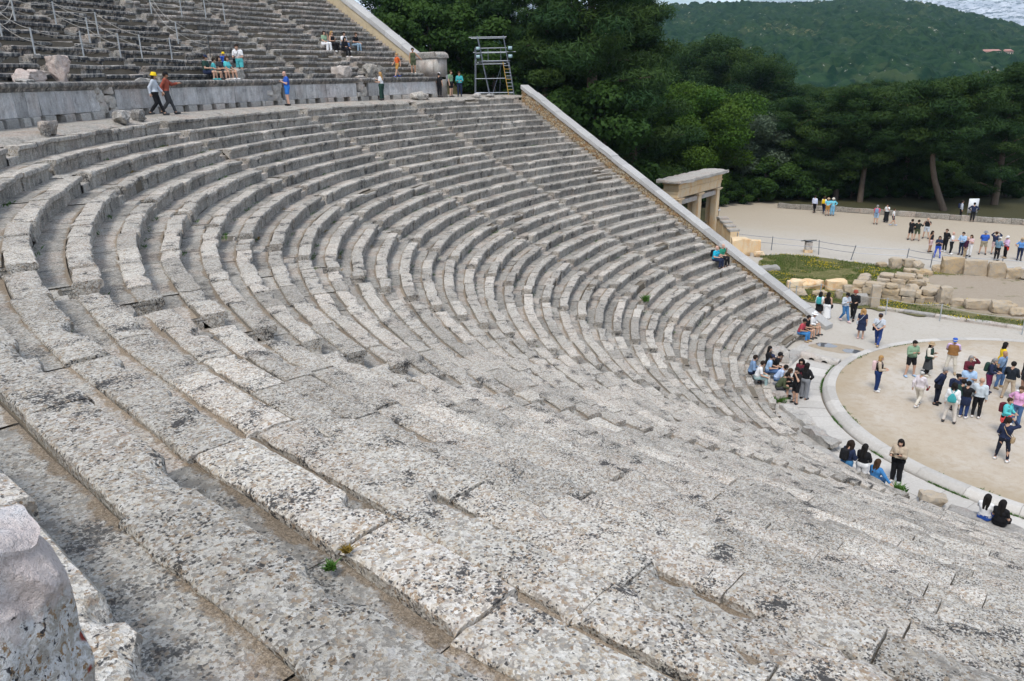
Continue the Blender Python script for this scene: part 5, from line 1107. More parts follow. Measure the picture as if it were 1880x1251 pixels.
for R, ang, s, rz, lab, mat, sq, two in [
    (40.15, 37.4, (.85, .45, .95), 40, 'upright pinkish broken block standing on the ledge above the walkway', 'pinkstone', .8, False),
    (40.1, 41.0, (.75, .5, .16), 40, 'flat round pale stone on the ledge at the far left', 'pale', .4, False),
    (40.5, 39.5, (1.6, .6, .42), 40, 'pink rubble heap on the ledge left of the upright block', 'pinkstone', .4, False),
    (40.1, 29.6, (.7, .4, .17), 30, 'flat pale stone on the ledge behind the man in red shirt', 'pale', .4, False),
    (40.7, 18.4, (1.1, .5, .60), 18, 'rough grey rock in front of the child in blue jumper', 'seat', .5, False),
    (40.15, 19.95, (.6, .35, .12), 20, 'flat pale stone under the bare feet on the ledge', 'pale', .4, False),
    (40.7, 6.9, (1.1, .75, .75), 97, 'white squared block on the ledge below the five friends', 'pale', .97, True),
    (40.6, 3.6, (1.7, .9, .85), 95, 'big speckled boulder on the ledge behind the blonde woman', 'seat', .5, True),
    (40.2, 5.6, (.7, .5, .16), 95, 'flat pale stone on the ledge left of the blonde woman', 'pale', .4, True)]:
    q = np.array(polar(R, rad(ang), ZL+s[2]/2-.05, two), float); loose(q, s, rad(rz)+(PI/2 if not two else 0), lab, mat, sq, 'loose_stone', .12, 'stone', int(ang*13))
# the block right beside the camera and its neighbour on the top row
q = far(-185, 1250, 1.22); mb = MB(); v, f = rock((q[0], q[1], 12.60), (.34, .44, .86), .35, 70, 22, .12, 3.6, .68, 0); 
M['freshpink'] = None
t = NT('near_block_stone', .9, .15); fr = t.noise(3.0, 3, .6, vec=t.scaled(t.pos(), (1, 1, 3)))
geo_ = t.N.new('ShaderNodeNewGeometry'); sx = t.N.new('ShaderNodeSeparateXYZ'); t.L.new(t.pos(), sx.inputs[0])
m1 = t.ss(t.math('ADD', sx.outputs[2], t.math('MULTIPLY', t.math('ADD', t.noise(5, 5, .65), t.math('MULTIPLY', t.noise(34, 4, .7), .35)), .28)), 13.02, 13.06)
fresh = t.mix(t.noise(14, 5, .65), (.72, .68, .65), (.64, .53, .50)); fresh = t.mix(t.ss(t.noise(5, 4, .6), .5, .65), fresh, (.78, .77, .77)); fresh = t.mix(t.math('MULTIPLY', t.ss(t.noise(80, 5, .75), .52, .62), .5), fresh, (.36, .31, .29)); fresh = t.mix(t.ss(t.noise(24, 5, .7), .66, .69), fresh, (.10, .09, .09))
sp_ = t.noise(48, 5, .68, dist=.6); dk = t.noise(60, 5, .68, dist=.6); cl = t.noise(6, 4, .6)
lic = t.mix(t.ss(sp_, .40, .56), (.46, .43, .38), (.74, .74, .73)); lic = t.mix(t.ss(t.noise(70, 4, .6), .57, .62), lic, (.34, .23, .13)); lic = t.mix(t.ss(t.math('ADD', dk, t.math('MULTIPLY', t.math('SUBTRACT', cl, .5), .6)), .59, .65), lic, (.05, .05, .055)); lic = t.mix(t.ss(t.noise(8, 3, .6), .66, .70), lic, (.30, .06, .045))
t.bump(t.math('ADD', t.math('MULTIPLY', t.noise(22, 6, .75), 2.5), t.math('ADD', sp_, t.math('MULTIPLY', cl, 3))), 1.0, .014); M['nearblock'] = t.out(t.mix(m1, lic, fresh))
mb.add(v, f); tag(mb.build('stone_block', M['nearblock'], smooth=rad(70)), 'close upright block with a fresh pink broken top in the lower left corner', 'stone', 'loose stones of the theatre')
# fences
M['steel'] = plain('galvanised_steel', (.20, .22, .25), .45, .1, 20, .6); M['rope'] = plain('pale_rope', (.42, .40, .36), .9); M['postgrey'] = plain('grey_post', (.33, .35, .36), .6)
fence = thing('cable_fence', 'thin steel fence with two cables between the ruins and the gravel plaza', 'fence', at(1600, 480, 0))
FP = [np.array([*at(x, y, 0)[:2], 0]) for x, y in ((1352, 452), (1416, 459), (1503, 467), (1562, 477), (1663, 483), (1708, 491), (1769, 498), (1836, 503), (1905, 509))]
rr = random.Random(6); tops = []
for i, p in enumerate(FP):
    l = np.array([rr.gauss(0, .05), rr.gauss(0, .05), 0]) if i != 3 else np.array([-.22, -.1, 0]); top = p+l+np.array([0, 0, 1.12]); tops.append((p, top)); v, f = tube(np.array([p-[0, 0, .05], top]), .034, 6); mb = MB(); mb.add(v, f); mb.build('post', M['steel'], fence)
for h in (.55, 1.02):
    for (p, a), (p2, b) in zip(tops[:-1], tops[1:]):
        u = np.linspace(0, 1, 7)[:, None]; q0, q1 = p+(a-p)*h/1.12, p2+(b-p2)*h/1.12; P = q0*(1-u)+q1*u; P[:, 2] -= .03*(4*u*(1-u))[:, 0]; v, f = tube(P, .019, 5); mb = MB(); mb.add(v, f); mb.build('cable', M['steel'], fence)
def rope_barrier(label, chains, ph=1.0, heights=(.95,), r=.014, lean=0.0, postr=.034, sag=.10):
    root = thing('rope_barrier', label, 'rope barrier', chains[0][0]); seen = {}
    for ch in chains:
        for p in ch:
            k = tuple(np.round(p, 2))
            if k not in seen:
                seen[k] = 1; v, f = tube(np.array([p-[0, 0, .1], p+[0, 0, ph]]), postr, 6); mb = MB(); mb.add(v, f); mb.build('post', M['postgrey'], root)
        for h in heights:
            for a, b in zip(ch[:-1], ch[1:]):
                u = np.linspace(0, 1, 11)[:, None]; P = a*(1-u)+b*u; P[:, 2] += h-sag*np.linalg.norm(b-a)*.5*(4*u*(1-u))[:, 0]; v, f = tube(P, r, 5); mb = MB(); mb.add(v, f); mb.build('rope', M['rope'], root)
G0 = lambda x, y: np.array([*at(x, y, 0)[:2], 0.0])
rope_barrier('pale rope strung on thin posts along the front of the ruins', [[G0(1448, 545), G0(1460, 553), G0(1505, 549), G0(1626, 577), G0(1725, 589), G0(1876, 614)]], 1.0, (.96,), .016)
def on_upper(x, y):
    d = ray(x, y); t_ = np.linspace(20, 75, 1200); P = CAM+d[None]*t_[:, None]; Rm_ = np.hypot(P[:, 0], P[:, 1]); R2 = np.hypot(P[:, 0]-O2[0], P[:, 1]-O2[1])-SH; R = np.where(np.arctan2(P[:, 1], P[:, 0]) > TB, Rm_, R2)
    i = np.argmax(P[:, 2] < UZ0-.1+.5177*(R-UR0)) ; q = P[i].copy(); return q
u = on_upper
rope_barrier('rope rails and grey posts across the ruined upper seats at the top left', [[u(4, 68), u(65, 102), u(154, 103), u(222, 104)], [u(104, 47), u(165, 75), u(222, 104)], [u(104, 47), u(181, 64), u(261, 105), u(316, 109), u(386, 102)], [u(29, 42), u(4, 68)], [u(29, 42), u(104, 47)]], 1.0, (.97, .5), .010, sag=.14)
rope_barrier('rope rails and grey posts beside the upper stair behind the six people', [[u(278, 22), u(327, 77), u(386, 102)], [u(278, 22), u(334, 29)], [u(378, 31), u(413, 38)]], 1.0, (.97, .5), .010, sag=.14)
# scaffold tower
sc_ = thing('scaffold_tower', 'grey tubular scaffold tower with a ladder and four floodlights at the walkway end', 'scaffold', polar(39.6, rad(-9.8), ZDIA, True))
o0 = np.array(polar(39.3, rad(-9.8), ZDIA, True), float); tx = np.array([RV[0], RV[1], 0]); tx /= np.linalg.norm(tx); ty = np.array([FV[0], FV[1], 0]); ty /= np.linalg.norm(ty)
D0 = float((o0-CAM)@FV); kx, ky = pr0 = (lambda q: (940+FPX*(q@RV)/(q@FV), 625.5-FPX*(q@UV)/(q@FV)))(o0-CAM)
def SP(px, py, dep=0.0): return o0+tx*(px-kx)/FPX*D0+np.array([0, 0, (173-py)/FPX*D0*1.06])+ty*dep
M['yellowrail'] = plain('ochre_ladder', (.40, .25, .06), .6)
def bar(name, a, b, r=.035, m='steel'):
    v, f = tube(np.array([a, b]), r, 6); mb = MB(); mb.add(v, f); return mb.build(name, M[m], sc_)
for d in (0, 1.8):
    bar('pole', SP(872, 174, d), SP(875, 96, d)); bar('pole', SP(899, 174, d), SP(879, 77, d)); bar('pole', SP(944, 174, d), SP(926, 77, d))
for (x0, x1, y, d) in [(864, 932, 79, 0), (874, 932, 96.5, 0), (871, 948, 103, 0), (876, 938, 117, 0), (876, 930, 122, 0), (873, 940, 145.5, 0), (872, 944, 169, 0), (866, 930, 79, 1.8), (874, 932, 103, 1.8), (876, 936, 119, 1.8), (872, 944, 169, 1.8)]: bar('crossbar', SP(x0, y, d), SP(x1, y, d), .028)
for x, y0, y1 in ((898, 96, 117), (921, 96, 117)): bar('rail_post', SP(x, y0), SP(x, y1), .02)
for x, y, in ((874, 100), (879, 80), (926, 80), (875, 119), (936, 119)): bar('crossbar', SP(x, y, 0), SP(x, y, 1.8), .025)
bar('brace', SP(903, 174, 1.0), SP(922, 122, 1.8), .018); bar('brace', SP(917, 174, 1.8), SP(920, 122, 1.8), .02)
v, f = box((0, 0, 0), (2.1, 1.7, .06), math.atan2(tx[1], tx[0])); mb = MB(); mb.add(v+SP(906, 118.5, .9), f); mb.build('platform', M['steel'], sc_, smooth=False)
bar('ladder_rail', SP(934, 174, -.15), SP(924.5, 119, -.05), .03, 'yellowrail'); bar('ladder_rail', SP(944, 174, -.15), SP(935.5, 119, -.05), .03)
for k in range(9):
    y = 125+k*5.6; e = (y-119)/55; bar('rung', SP(924.5+9.5*e, y, -.1), SP(935.5+8.5*e, y, -.1), .018, 'yellowrail' if k % 3 == 1 else 'steel')
M['lampglass'] = plain('lamp_glass', (.30, .42, .44), .15)
for x, y in ((880, 97), (880, 110), (938, 97), (938, 110)):
    v, f = box((0, 0, 0), (.34, .22, .28), math.atan2(tx[1], tx[0])); mb = MB(); mb.add(v+SP(x, y, -.15), f); o = sub(mb.build('floodlight', M['gatedark'], sc_, smooth=False))
    v, f = box((0, 0, 0), (.28, .02, .22), math.atan2(tx[1], tx[0])); mb = MB(); mb.add(v+SP(x, y, -.275), f); mb.build('glass', M['lampglass'], o, smooth=False)
# information desk and board, low wall
q = G0(1483, 463); desk = thing('information_desk', 'low information desk with slanting dark panel on a pale foot by the cable fence', 'sign', q)
v, f = rock((q[0], q[1], .42), (.5, .36, .88), AX, 5, 3, .01, 2, 1.0); mb = MB(); mb.add(v, f, tone=.8, ris=0, rho=1); mb.build('foot', M['pale'], desk, smooth=False)
v, f = rock((q[0], q[1], .08), (.66, .46, .22), AX, 5, 5, .05, 2, .9); mb = MB(); mb.add(v, f, tone=.8, ris=0, rho=1); mb.build('base_stone', M['warm'], desk, smooth=rad(50))
v, f = box((q[0], q[1], .93), (1.05, .62, .06), AX, (.30, 0)); mb = MB(); mb.add(v, f); M['panel'] = plain('dark_panel', (.075, .08, .075), .35); mb.build('panel', M['panel'], desk, smooth=False)
q = G0(1789, 406); q = q+np.array([ty[0], ty[1], 0])*.6; board = thing('white_board', 'tall white notice board behind the leaning tree trunk', 'sign', q)
v, f = box((q[0], q[1], 1.35), (.95, .05, 1.35), AX); mb = MB(); mb.add(v, f); M['boardw'] = plain('white_board_paint', (.62, .64, .66), .5, .08); mb.build('panel', M['boardw'], board, smooth=False)
for sx_ in (-.42, .42):
    v, f = box((q[0]+sx_*math.cos(AX), q[1]+sx_*math.sin(AX), .95), (.06, .04, 1.9), AX); mb = MB(); mb.add(v, f); mb.build('post', M['steel'], board, smooth=False)
WP = [G0(x, y) for x, y in ((1428, 381), (1470, 384), (1550, 389), (1650, 396), (1720, 401), (1800, 407), (1900, 414))]
lw = thing('low_wall', 'long low rough stone wall edging the far side of the plaza', 'wall', WP[3]); rr = random.Random(8)
for a, b in zip(WP[:-1], WP[1:]):
    L = np.linalg.norm(b-a); s = 0
    while s < L-.05:
        l = min(rr.uniform(.8, 1.6), L-s); c = a+(b-a)*(s+l/2)/L; v, f = rock((c[0], c[1], .22), (l-.01, .5, .46*rr.uniform(.9, 1.08)), math.atan2((b-a)[1], (b-a)[0]), 6, rr.randrange(99), .05, 2.4, .93); mb = MB(); mb.add(v, f, tone=rr.random()*.7, ris=0, rho=1); mb.build('wall_stone', M['upfoot'], lw, smooth=rad(50)); s += l
# ---------------------------------------------------------------- grass among the ruins, weeds
t = NT('ruin_ground', .95, .1); n1 = t.noise(.45, 5, .62); n2 = t.noise(3, 5, .65); n3 = t.noise(22, 4, .7); sx = t.N.new('ShaderNodeSeparateXYZ'); t.L.new(t.pos(), sx.inputs[0])
bare = t.mix(n2, (.37, .315, .25), (.28, .225, .165)); bare = t.mix(t.ss(n3, .55, .7), bare, (.44, .40, .34)); gr = t.mix(n3, (.085, .10, .03), (.16, .14, .06)); gr = t.mix(t.ss(n2, .52, .62), gr, (.22, .19, .09)); gr = t.mix(t.ss(n3, .66, .70), gr, (.50, .40, .03))
side = t.math('ADD', t.math('MULTIPLY', t.math('SUBTRACT', sx.outputs[0], 11.0), .04), t.math('ADD', n1, t.math('MULTIPLY', n2, .25)))
strip = t.ss(t.math('ADD', sx.outputs[1], t.math('MULTIPLY', n2, .8)), -13.6, -12.6)
t.bump(t.math('ADD', n3, n2), .8, .05); M['ruinground'] = t.out(t.mix(t.math('MAXIMUM', t.ss(side, .60, .68), t.math('MAXIMUM', t.math('MULTIPLY', strip, .9), t.math('MULTIPLY', t.ss(n1, .60, .68), .9))), bare, gr))
poly = [(1395, 470), (1440, 468), (1500, 472), (1560, 482), (1640, 490), (1700, 497), (1760, 505), (1830, 511), (1900, 517), (1900, 607), (1800, 594), (1720, 583), (1650, 574), (1600, 566), (1560, 561), (1520, 556), (1470, 553), (1440, 540), (1418, 520), (1400, 495)]
P = np.array([G0(*p)[:2] for p in poly]); Cn = P.mean(0); ds = []
for i in range(len(P)):
    a, b = P[i], P[(i+1) % len(P)]
    for k in range(8): ds.append(a+(b-a)*k/8)
ds = np.array(ds); ds = ds+(fbm(np.c_[ds*.9, 0*ds[:, :1]], 5, 3)-.5)[:, None]*(ds-Cn)/np.linalg.norm(ds-Cn, axis=1)[:, None]*1.6
rings = [Cn+(ds-Cn)*k for k in np.linspace(0.0, 1, 26)]; V = np.stack(rings); Z = .02+.10*(fbm(np.concatenate([V*.5, 0*V[..., :1]], -1), 8, 3)-.35)*(1-np.linspace(0, 1, 26)[:, None]**6); V = np.concatenate([V, Z[..., None]], -1).reshape(-1, 3)
mb = MB(); mb.add(V, [gridf(26, len(ds), True)]); tag(mb.build('ruin_ground', M['ruinground'], smooth=rad(80)), kind='structure')
M['grass'] = plain('grass_blades', (.075, .115, .022), .7, .45, 3); M['weed'] = plain('weed_leaves', (.055, .13, .02), .6, .4, 8); M['dry'] = plain('dry_moss', (.22, .15, .03), .8, .4, 8); M['flower'] = plain('yellow_flowers', (.62, .47, .02), .6)
rng = np.random.default_rng(5)
def blades(base, n_up, h, wd, mat=0, mb=None, spread=.5):
    n = len(base); a = rng.uniform(0, 2*PI, n); hh = h*rng.uniform(.4, 1.2, n); ln = rng.normal(0, spread, (n, 2))*hh[:, None]
    d = np.stack([np.cos(a), np.sin(a), 0*a], 1)*wd
    V = np.stack([base-d, base+d, base+np.c_[ln*.5, hh*.6]+d*.7, base+np.c_[ln, hh]], 1).reshape(-1, 3); mb.add(V, [np.arange(n*4).reshape(n, 4)], mat)
def inpoly(q):
    x, y = q[:, 0], q[:, 1]; r = np.zeros(len(q), bool); j = len(P)-1
    for i in range(len(P)):
        r ^= ((P[i, 1] > y) != (P[j, 1] > y)) & (x < (P[j, 0]-P[i, 0])*(y-P[i, 1])/(P[j, 1]-P[i, 1]+1e-9)+P[i, 0]); j = i
    return r
q = rng.uniform(P.min(0), P.max(0), (60000, 2)); q = q[inpoly(q)]; dn = fbm(np.c_[q*.45, 0*q[:, :1]], 3, 3)+.03*(q[:, 0]-10.5)*.7+.22*(q[:, 1] > -13.0)+.35*(fbm(np.c_[q*1.3, 0*q[:, :1]], 9, 2)-.5); q = q[dn > .55]
mb = MB(); blades(np.c_[q, 0*q[:, 0]+.01], 1, .16, .014, 0, mb); f = q[fbm(np.c_[q*.8, 0*q[:, :1]], 21, 2) > .56][::5]; blades(np.c_[f, 0*f[:, 0]+.13], 1, .05, .03, 1, mb)
tag(mb.build('grass', [M['grass'], M['flower']], smooth=False), 'low green grass with yellow flowers among the ruins', kind='stuff')
# small growth in the joints of the seats
mb = MB(); rr = random.Random(31)
for k in range(340):
    r = rr.randint(2, 33); th = rr.uniform(TD+.05, rad(92)); two = th < TB; n = rr.randint(6, 26)
    if rr.random() < .55: r = rr.randint(14, 33); th = rr.uniform(TC, rad(78)); two = th < TB
    Rr = rowR(r)+.06; base = np.array([polar(Rr-rr.random()*.10-.02, th+rr.gauss(0, .16)/Rr, rowZ(r)-RISE-.06, two) for _ in range(n)], float); blades(base, 1, .085, .012, 0 if rr.random() < .8 else 1, mb, .7)
tag(mb.build('weeds', [M['weed'], M['dry']], smooth=False), 'small weeds sprouting in the joints below the seats', kind='stuff')
mb = MB()
for k in range(900):
    th = rr.uniform(gutter0, rad(95)); base = np.array([[10.30*math.cos(th), 10.30*math.sin(th), -.21]]); 
    if vnoise(np.array([[th*16, 0, 0]]), 3)[0] > .5: blades(np.repeat(base, 4, 0)+rng.normal(0, .03, (4, 3))*[1, 1, 0], 1, .07, .012, 0, mb, .7)
for k in range(260):
    th = rr.uniform(rad(-40), rad(80)); base = np.array([[9.68*math.cos(th), 9.68*math.sin(th), -.01]])
    if vnoise(np.array([[th*12, 9, 0]]), 3)[0] > .58: blades(np.repeat(base, 5, 0)+rng.normal(0, .05, (5, 3))*[1, 1, 0], 1, .06, .012, 0, mb, .7)
tag(mb.build('kerb_grass', [M['weed']], smooth=False), 'thin grass growing along the kerb ring', kind='stuff')
def plant(px, py, z, h, n, lab, mat='weed', wd=.03):
    q = at(px, py, z); q[2] = z; mb = MB(); b = q+rng.normal(0, h*.28, (n, 3))*[1, 1, 0]; blades(b, 1, h, wd, 0, mb, .55); blades(b+[0, 0, h*.3], 1, h*.8, wd, 0, mb, .8); tag(mb.build('weed_plant', M[mat], smooth=False), lab, 'weed', 'larger weeds on the seats')
plant(1041, 858, rowZ(16), .30, 60, 'bright green leafy weed alone in the middle of the grey seats', wd=.035)
plant(118, 520, rowZ(30)-.3, .28, 60, 'dark green weed growing in the gap of the nearest stair')
plant(108, 490, rowZ(30)-.2, .2, 30, 'yellowish moss above the dark weed of the nearest stair', 'dry')
plant(160, 535, rowZ(29)-.2, .18, 40, 'green weed on the broken bench end under the nearest stair')
plant(1186, 553, rowZ(9), .26, 50, 'flat green weed among the steps below the second stair')
plant(1650, 905, -.1, .28, 50, 'dry green weed at the gutter near the woman with beige coat')
plant(608, 1046, rowZ(33)-.36, .035, 60, 'green weed in the joint of two close blocks', wd=.007)
plant(636, 1014, rowZ(33)-.36, .028, 70, 'yellow moss in the joint of two close blocks', 'dry', .006)
plant(285, 925, rowZ(33)-.04, .03, 220, 'yellow brown moss strip between two blocks in the left foreground', 'dry', .006)
plant(255, 628, rowZ(31)-.1, .045, 30, 'small yellow flower tuft on the big bench at the left', 'flower', .012)
plant(1430, 740, -.05, .3, 40, 'weed beside the white shoes of the seated group')
plant(1690, 275-275+690, .0, .05, 2, 'tiny weed on the orchestra earth') if False else None
# ---------------------------------------------------------------- trees
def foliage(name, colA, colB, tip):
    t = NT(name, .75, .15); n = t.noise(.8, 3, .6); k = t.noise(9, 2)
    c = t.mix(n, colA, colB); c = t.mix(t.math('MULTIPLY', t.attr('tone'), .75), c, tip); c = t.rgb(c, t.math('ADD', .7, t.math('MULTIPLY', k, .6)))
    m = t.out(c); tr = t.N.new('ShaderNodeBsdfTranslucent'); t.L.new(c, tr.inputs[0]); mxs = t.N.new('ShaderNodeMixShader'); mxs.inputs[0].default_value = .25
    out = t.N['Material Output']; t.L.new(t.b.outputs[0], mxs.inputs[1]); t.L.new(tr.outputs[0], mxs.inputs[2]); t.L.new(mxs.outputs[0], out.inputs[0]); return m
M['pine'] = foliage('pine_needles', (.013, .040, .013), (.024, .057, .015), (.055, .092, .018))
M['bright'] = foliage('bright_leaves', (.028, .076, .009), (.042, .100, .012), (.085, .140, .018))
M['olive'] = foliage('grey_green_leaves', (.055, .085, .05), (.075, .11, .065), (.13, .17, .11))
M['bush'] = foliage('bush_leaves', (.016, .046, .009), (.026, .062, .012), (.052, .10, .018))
t = NT('pine_bark', .95, .1); n = t.noise(6, 5, .65, vec=t.scaled(t.pos(), (1, 1, .35))); M['bark'] = t.out(t.mix(n, (.06, .045, .035), (.19, .15, .115))); t.bump(n, .9, .05)
def clump_leaves(cs, rs, per, lw, ll, rng, up=.3):
    """leaf faces scattered through clumps: centres cs, radii rs (n,3)"""
    V = []; T = []
    for c, r in zip(cs, rs):
        n = int(per*(r[0]*r[1]*r[2])**.55) if per > 0 else 40
        d = rng.normal(0, 1, (n, 3)); d /= np.linalg.norm(d, axis=1)[:, None]; rad_ = rng.uniform(.35, 1.0, n)**.5*rng.uniform(.8, 1.12, n)
        p = c+d*r*rad_[:, None]; nn = d*.7+rng.normal(0, .6, (n, 3)); nn[:, 2] += up; nn /= np.linalg.norm(nn, axis=1)[:, None]
        a = np.cross(nn, rng.normal(0, 1, (n, 3))); a /= np.linalg.norm(a, axis=1)[:, None]+1e-9; b = np.cross(nn, a); s = rng.uniform(.6, 1.3, n)[:, None]
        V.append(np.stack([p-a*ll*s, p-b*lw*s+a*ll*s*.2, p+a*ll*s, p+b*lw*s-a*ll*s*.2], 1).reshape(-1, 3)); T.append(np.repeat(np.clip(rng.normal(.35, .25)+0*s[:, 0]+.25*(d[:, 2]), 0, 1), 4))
    return np.concatenate(V), np.concatenate(T)
def make_tree(kind, H, Wd, seed, bare=.3, dens=1.0, lean=0.0):
    """trunk and crown meshes around the origin; height H, crown width Wd"""
    rng = np.random.default_rng(seed); rr = random.Random(seed); tm = MB()
    n = 9; u = np.linspace(0, 1, n); P = np.stack([lean*u**1.6*H*.35+.25*np.sin(u*5+seed)*u, .3*np.cos(u*4+seed*2)*u, u*H*.92], 1)
    if lean: P[:, 0] = lean*H*.35*np.sin(u*PI*.92)
    r0 = .022*H+.06; v, f = tube(P, r0*(1-.82*u)+.02, 8); tm.add(v, f)
    cs, rs = [], []; nb = int((26 if kind != 'bush' else 10)*1.0)
    for k in range(nb):
        hh = bare+(1-bare)*((k+.5)/nb)**.9; base = np.array([np.interp(hh, u, P[:, 0]), np.interp(hh, u, P[:, 1]), hh*H*.92])
        shape = {'pine': math.sin(PI*min(1, (1-(hh-bare)/(1-bare))*.62+.20)), 'cone': (1-(hh-bare)/(1-bare))*.95+.12, 'round': math.sqrt(max(.08, 1-((hh-.58)/.46)**2)), 'bush': math.sqrt(max(.1, 1-((hh-.4)/.62)**2))}[kind]
        L = Wd/2*shape*rr.uniform(.65, 1.1); az = k*2.4+rr.uniform(-.5, .5); rise = rr.uniform(.05, .35)*L
        tip = base+np.array([math.cos(az)*L, math.sin(az)*L, rise]); mid = (base+tip)/2+np.array([0, 0, .08*L])
        v, f = tube(np.array([base-[0, 0, .2], mid, tip]), [r0*.30*(1-hh*.5)+.015, r0*.18+.01, .02], 5); tm.add(v, f)
        for j in range(3 if kind != 'bush' else 2):
            w_ = (1.0, .62, .3)[j]; c = base+(tip-base)*w_+rng.normal(0, .28, 3)*[1, 1, .6]; s = rr.uniform(.75, 1.25)*(Wd/9)**.6
            cs.append(c); rs.append({'pine': (1.5*s, 1.5*s, .72*s), 'cone': (1.5*s, 1.5*s, .65*s), 'round': (1.55*s, 1.55*s, 1.05*s), 'bush': (1.15*s, 1.15*s, .85*s)}[kind])
    cs.append(P[-1]); rs.append((1.1, 1.1, .9))
    lw, ll = (.055, .30) if kind in ('pine', 'cone') else (.085, .14)
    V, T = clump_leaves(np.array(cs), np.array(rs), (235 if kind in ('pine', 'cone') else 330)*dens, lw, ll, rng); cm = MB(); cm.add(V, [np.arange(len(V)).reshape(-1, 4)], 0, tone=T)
    return tm, cm
_proto = {}
def proto(key, mat, *a, **k):
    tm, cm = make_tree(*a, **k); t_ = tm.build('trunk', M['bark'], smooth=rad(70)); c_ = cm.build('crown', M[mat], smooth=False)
    _proto[key] = (t_.data, c_.data); bpy.data.objects.remove(t_); bpy.data.objects.remove(c_)
proto('p1', 'pine', 'pine', 16, 9.5, 1, .30, 1.15); proto('p2', 'pine', 'pine', 15, 10.5, 2, .35, 1.1); proto('p3', 'pine', 'pine', 13, 9, 3, .25, 1.15); proto('p4', 'pine', 'cone', 22, 13.5, 4, .10, 1.05); proto('p5', 'pine', 'cone', 21, 12, 5, .12, 1.1)
proto('lean', 'pine', 'pine', 14, 10, 6, .45, 1.1, lean=-.45); proto('r1', 'bright', 'round', 13, 12.5, 7, .12, 1.3); proto('r2', 'olive', 'round', 8, 7, 8, .10, 1.4); proto('r3', 'pine', 'round', 17, 13, 9, .2, 1.05); proto('b1', 'bush', 'bush', 4.2, 5.5, 10, .03, 2.0); proto('b2', 'bush', 'bush', 3.2, 4.5, 11, .03, 2.0)
tree_n = 0
def tree(key, px, D, scale, label, group, rz=None, z=None, name='pine_tree', cat='tree', ztop=None):
    """a tree whose foot stands D metres away along the survey pixel column px"""
    global tree_n
    q = CAM+ray(px, 142)*D; z = float(terrain_z(np.array([q[0]]), np.array([q[1]]))[0]) if z is None else z
    if q[1] < -30: z = -.05
    root = thing(name, label, cat, (q[0], q[1], z), group); root.rotation_euler = (0, 0, (tree_n*2.39) if rz is None else rz); tree_n += 1
    s = scale if ztop is None else scale; root.scale = (s, s, s)
    for nm, me in zip(('trunk', 'crown'), _proto[key]):
        o = bpy.data.objects.new(nm, me); C.objects.link(o); o.parent = root
    return root
GP = 'tall pines behind the far sloping wall'
for key, px, D, s, lab in [('p4', 1085, 64, 1.05, 'tallest dark pine, right behind the middle of the far sloping wall'), ('p5', 1002, 67, .80, 'dark pine just right of the scaffold tower'), ('p4', 1165, 72, 1.0, 'dark pine at the right of the tall group, above the gateway'),
        ('p5', 935, 74, .95, 'dark pine directly behind the scaffold tower'), ('p4', 1125, 84, 1.05, 'dark pine filling the back between the two tallest pines'), ('p5', 870, 76, .85, 'pine left of the scaffold tower with sky showing through'),
        ('p1', 800, 84, 1.1, 'thin topped pine above the people in green and teal'), ('p2', 745, 88, 1.1, 'pine beside the upper sloping wall with gaps of blue sky'), ('p4', 1040, 96, .85, 'rear pine seen between the two tallest crowns'), ('p2', 690, 96, 1.2, 'pine rising just behind the upper sloping wall'),
        ('p1', 850, 98, 1.25, 'rear pine behind the one left of the scaffold'), ('p4', 955, 100, .85, 'rear pine above the scaffold tower'), ('p5', 1205, 92, .80, 'pine at the right edge of the tall group against the hill')]: tree(key, px, D, s, lab, GP)
for key, px, D, s, lab in [('b1', 790, 66, 1.25, 'broad green bush behind the squat pillar'), ('b1', 845, 68, 1.35, 'broad green bush behind the man in green shirt'), ('b2', 745, 70, 1.3, 'green bush beside the foot of the upper sloping wall'), ('b1', 905, 66, 1.1, 'dark bush behind the legs of the scaffold tower'),
        ('b2', 1040, 62, 1.0, 'dark bush behind the upper part of the far sloping wall'), ('b1', 1110, 60, 1.4, 'dark bush behind the middle of the far sloping wall'), ('b2', 1180, 68, 1.6, 'dark bush left of the gateway cornice')]: tree(key, px, D, s, lab, 'bushes behind the far sloping wall', name='green_bush', cat='bush')
GW = 'trees at the edge of the wood beyond the plaza'
tree('r1', 1300, 84, .98, 'bright green rounded tree behind the stone gateway', GW, name='leafy_tree'); tree('r1', 1235, 90, .85, 'green leafy tree half behind the left end of the gateway cornice', GW, name='leafy_tree'); tree('r2', 1385, 86, 1.15, 'grey green smaller tree right of the bright green tree', GW, name='leafy_tree'); tree('r1', 1345, 92, .80, 'bright green tree behind the grey green one', GW, name='leafy_tree')
for key, px, D, s, lab in [('r3', 1305, 122, 1.12, 'large round topped pine rising above the bright green tree'), ('r3', 1395, 118, .95, 'round topped olive green pine right of the largest one'), ('r3', 1245, 128, 1.0, 'round pine left of the large round topped one'), ('r3', 1350, 140, 1.05, 'round pine behind the two round topped pines')]: tree(key, px, D, s, lab, GW)
tree('lean', 1773, 75.0, .95, 'pine with a thick leaning trunk beside the white board', GW, rz=rad(218)); tree('p2', 1608, 81, .82, 'pine with a straight pale trunk behind the man in red shirt', GW); tree('p3', 1560, 83, .85, 'pine with a slightly bent trunk left of the straight one', GW); tree('p1', 1470, 86, .72, 'pine at the left end of the low wall', GW)
tree('p4', 1868, 78, .68, 'dense dark tree at the right border in front of the wood', GW, z=0); tree('p2', 1690, 84, .80, 'pine with a dark trunk between the straight and the leaning pines', GW)
rr = random.Random(77)
BK = 'dark pines massed in the wood beyond the plaza'
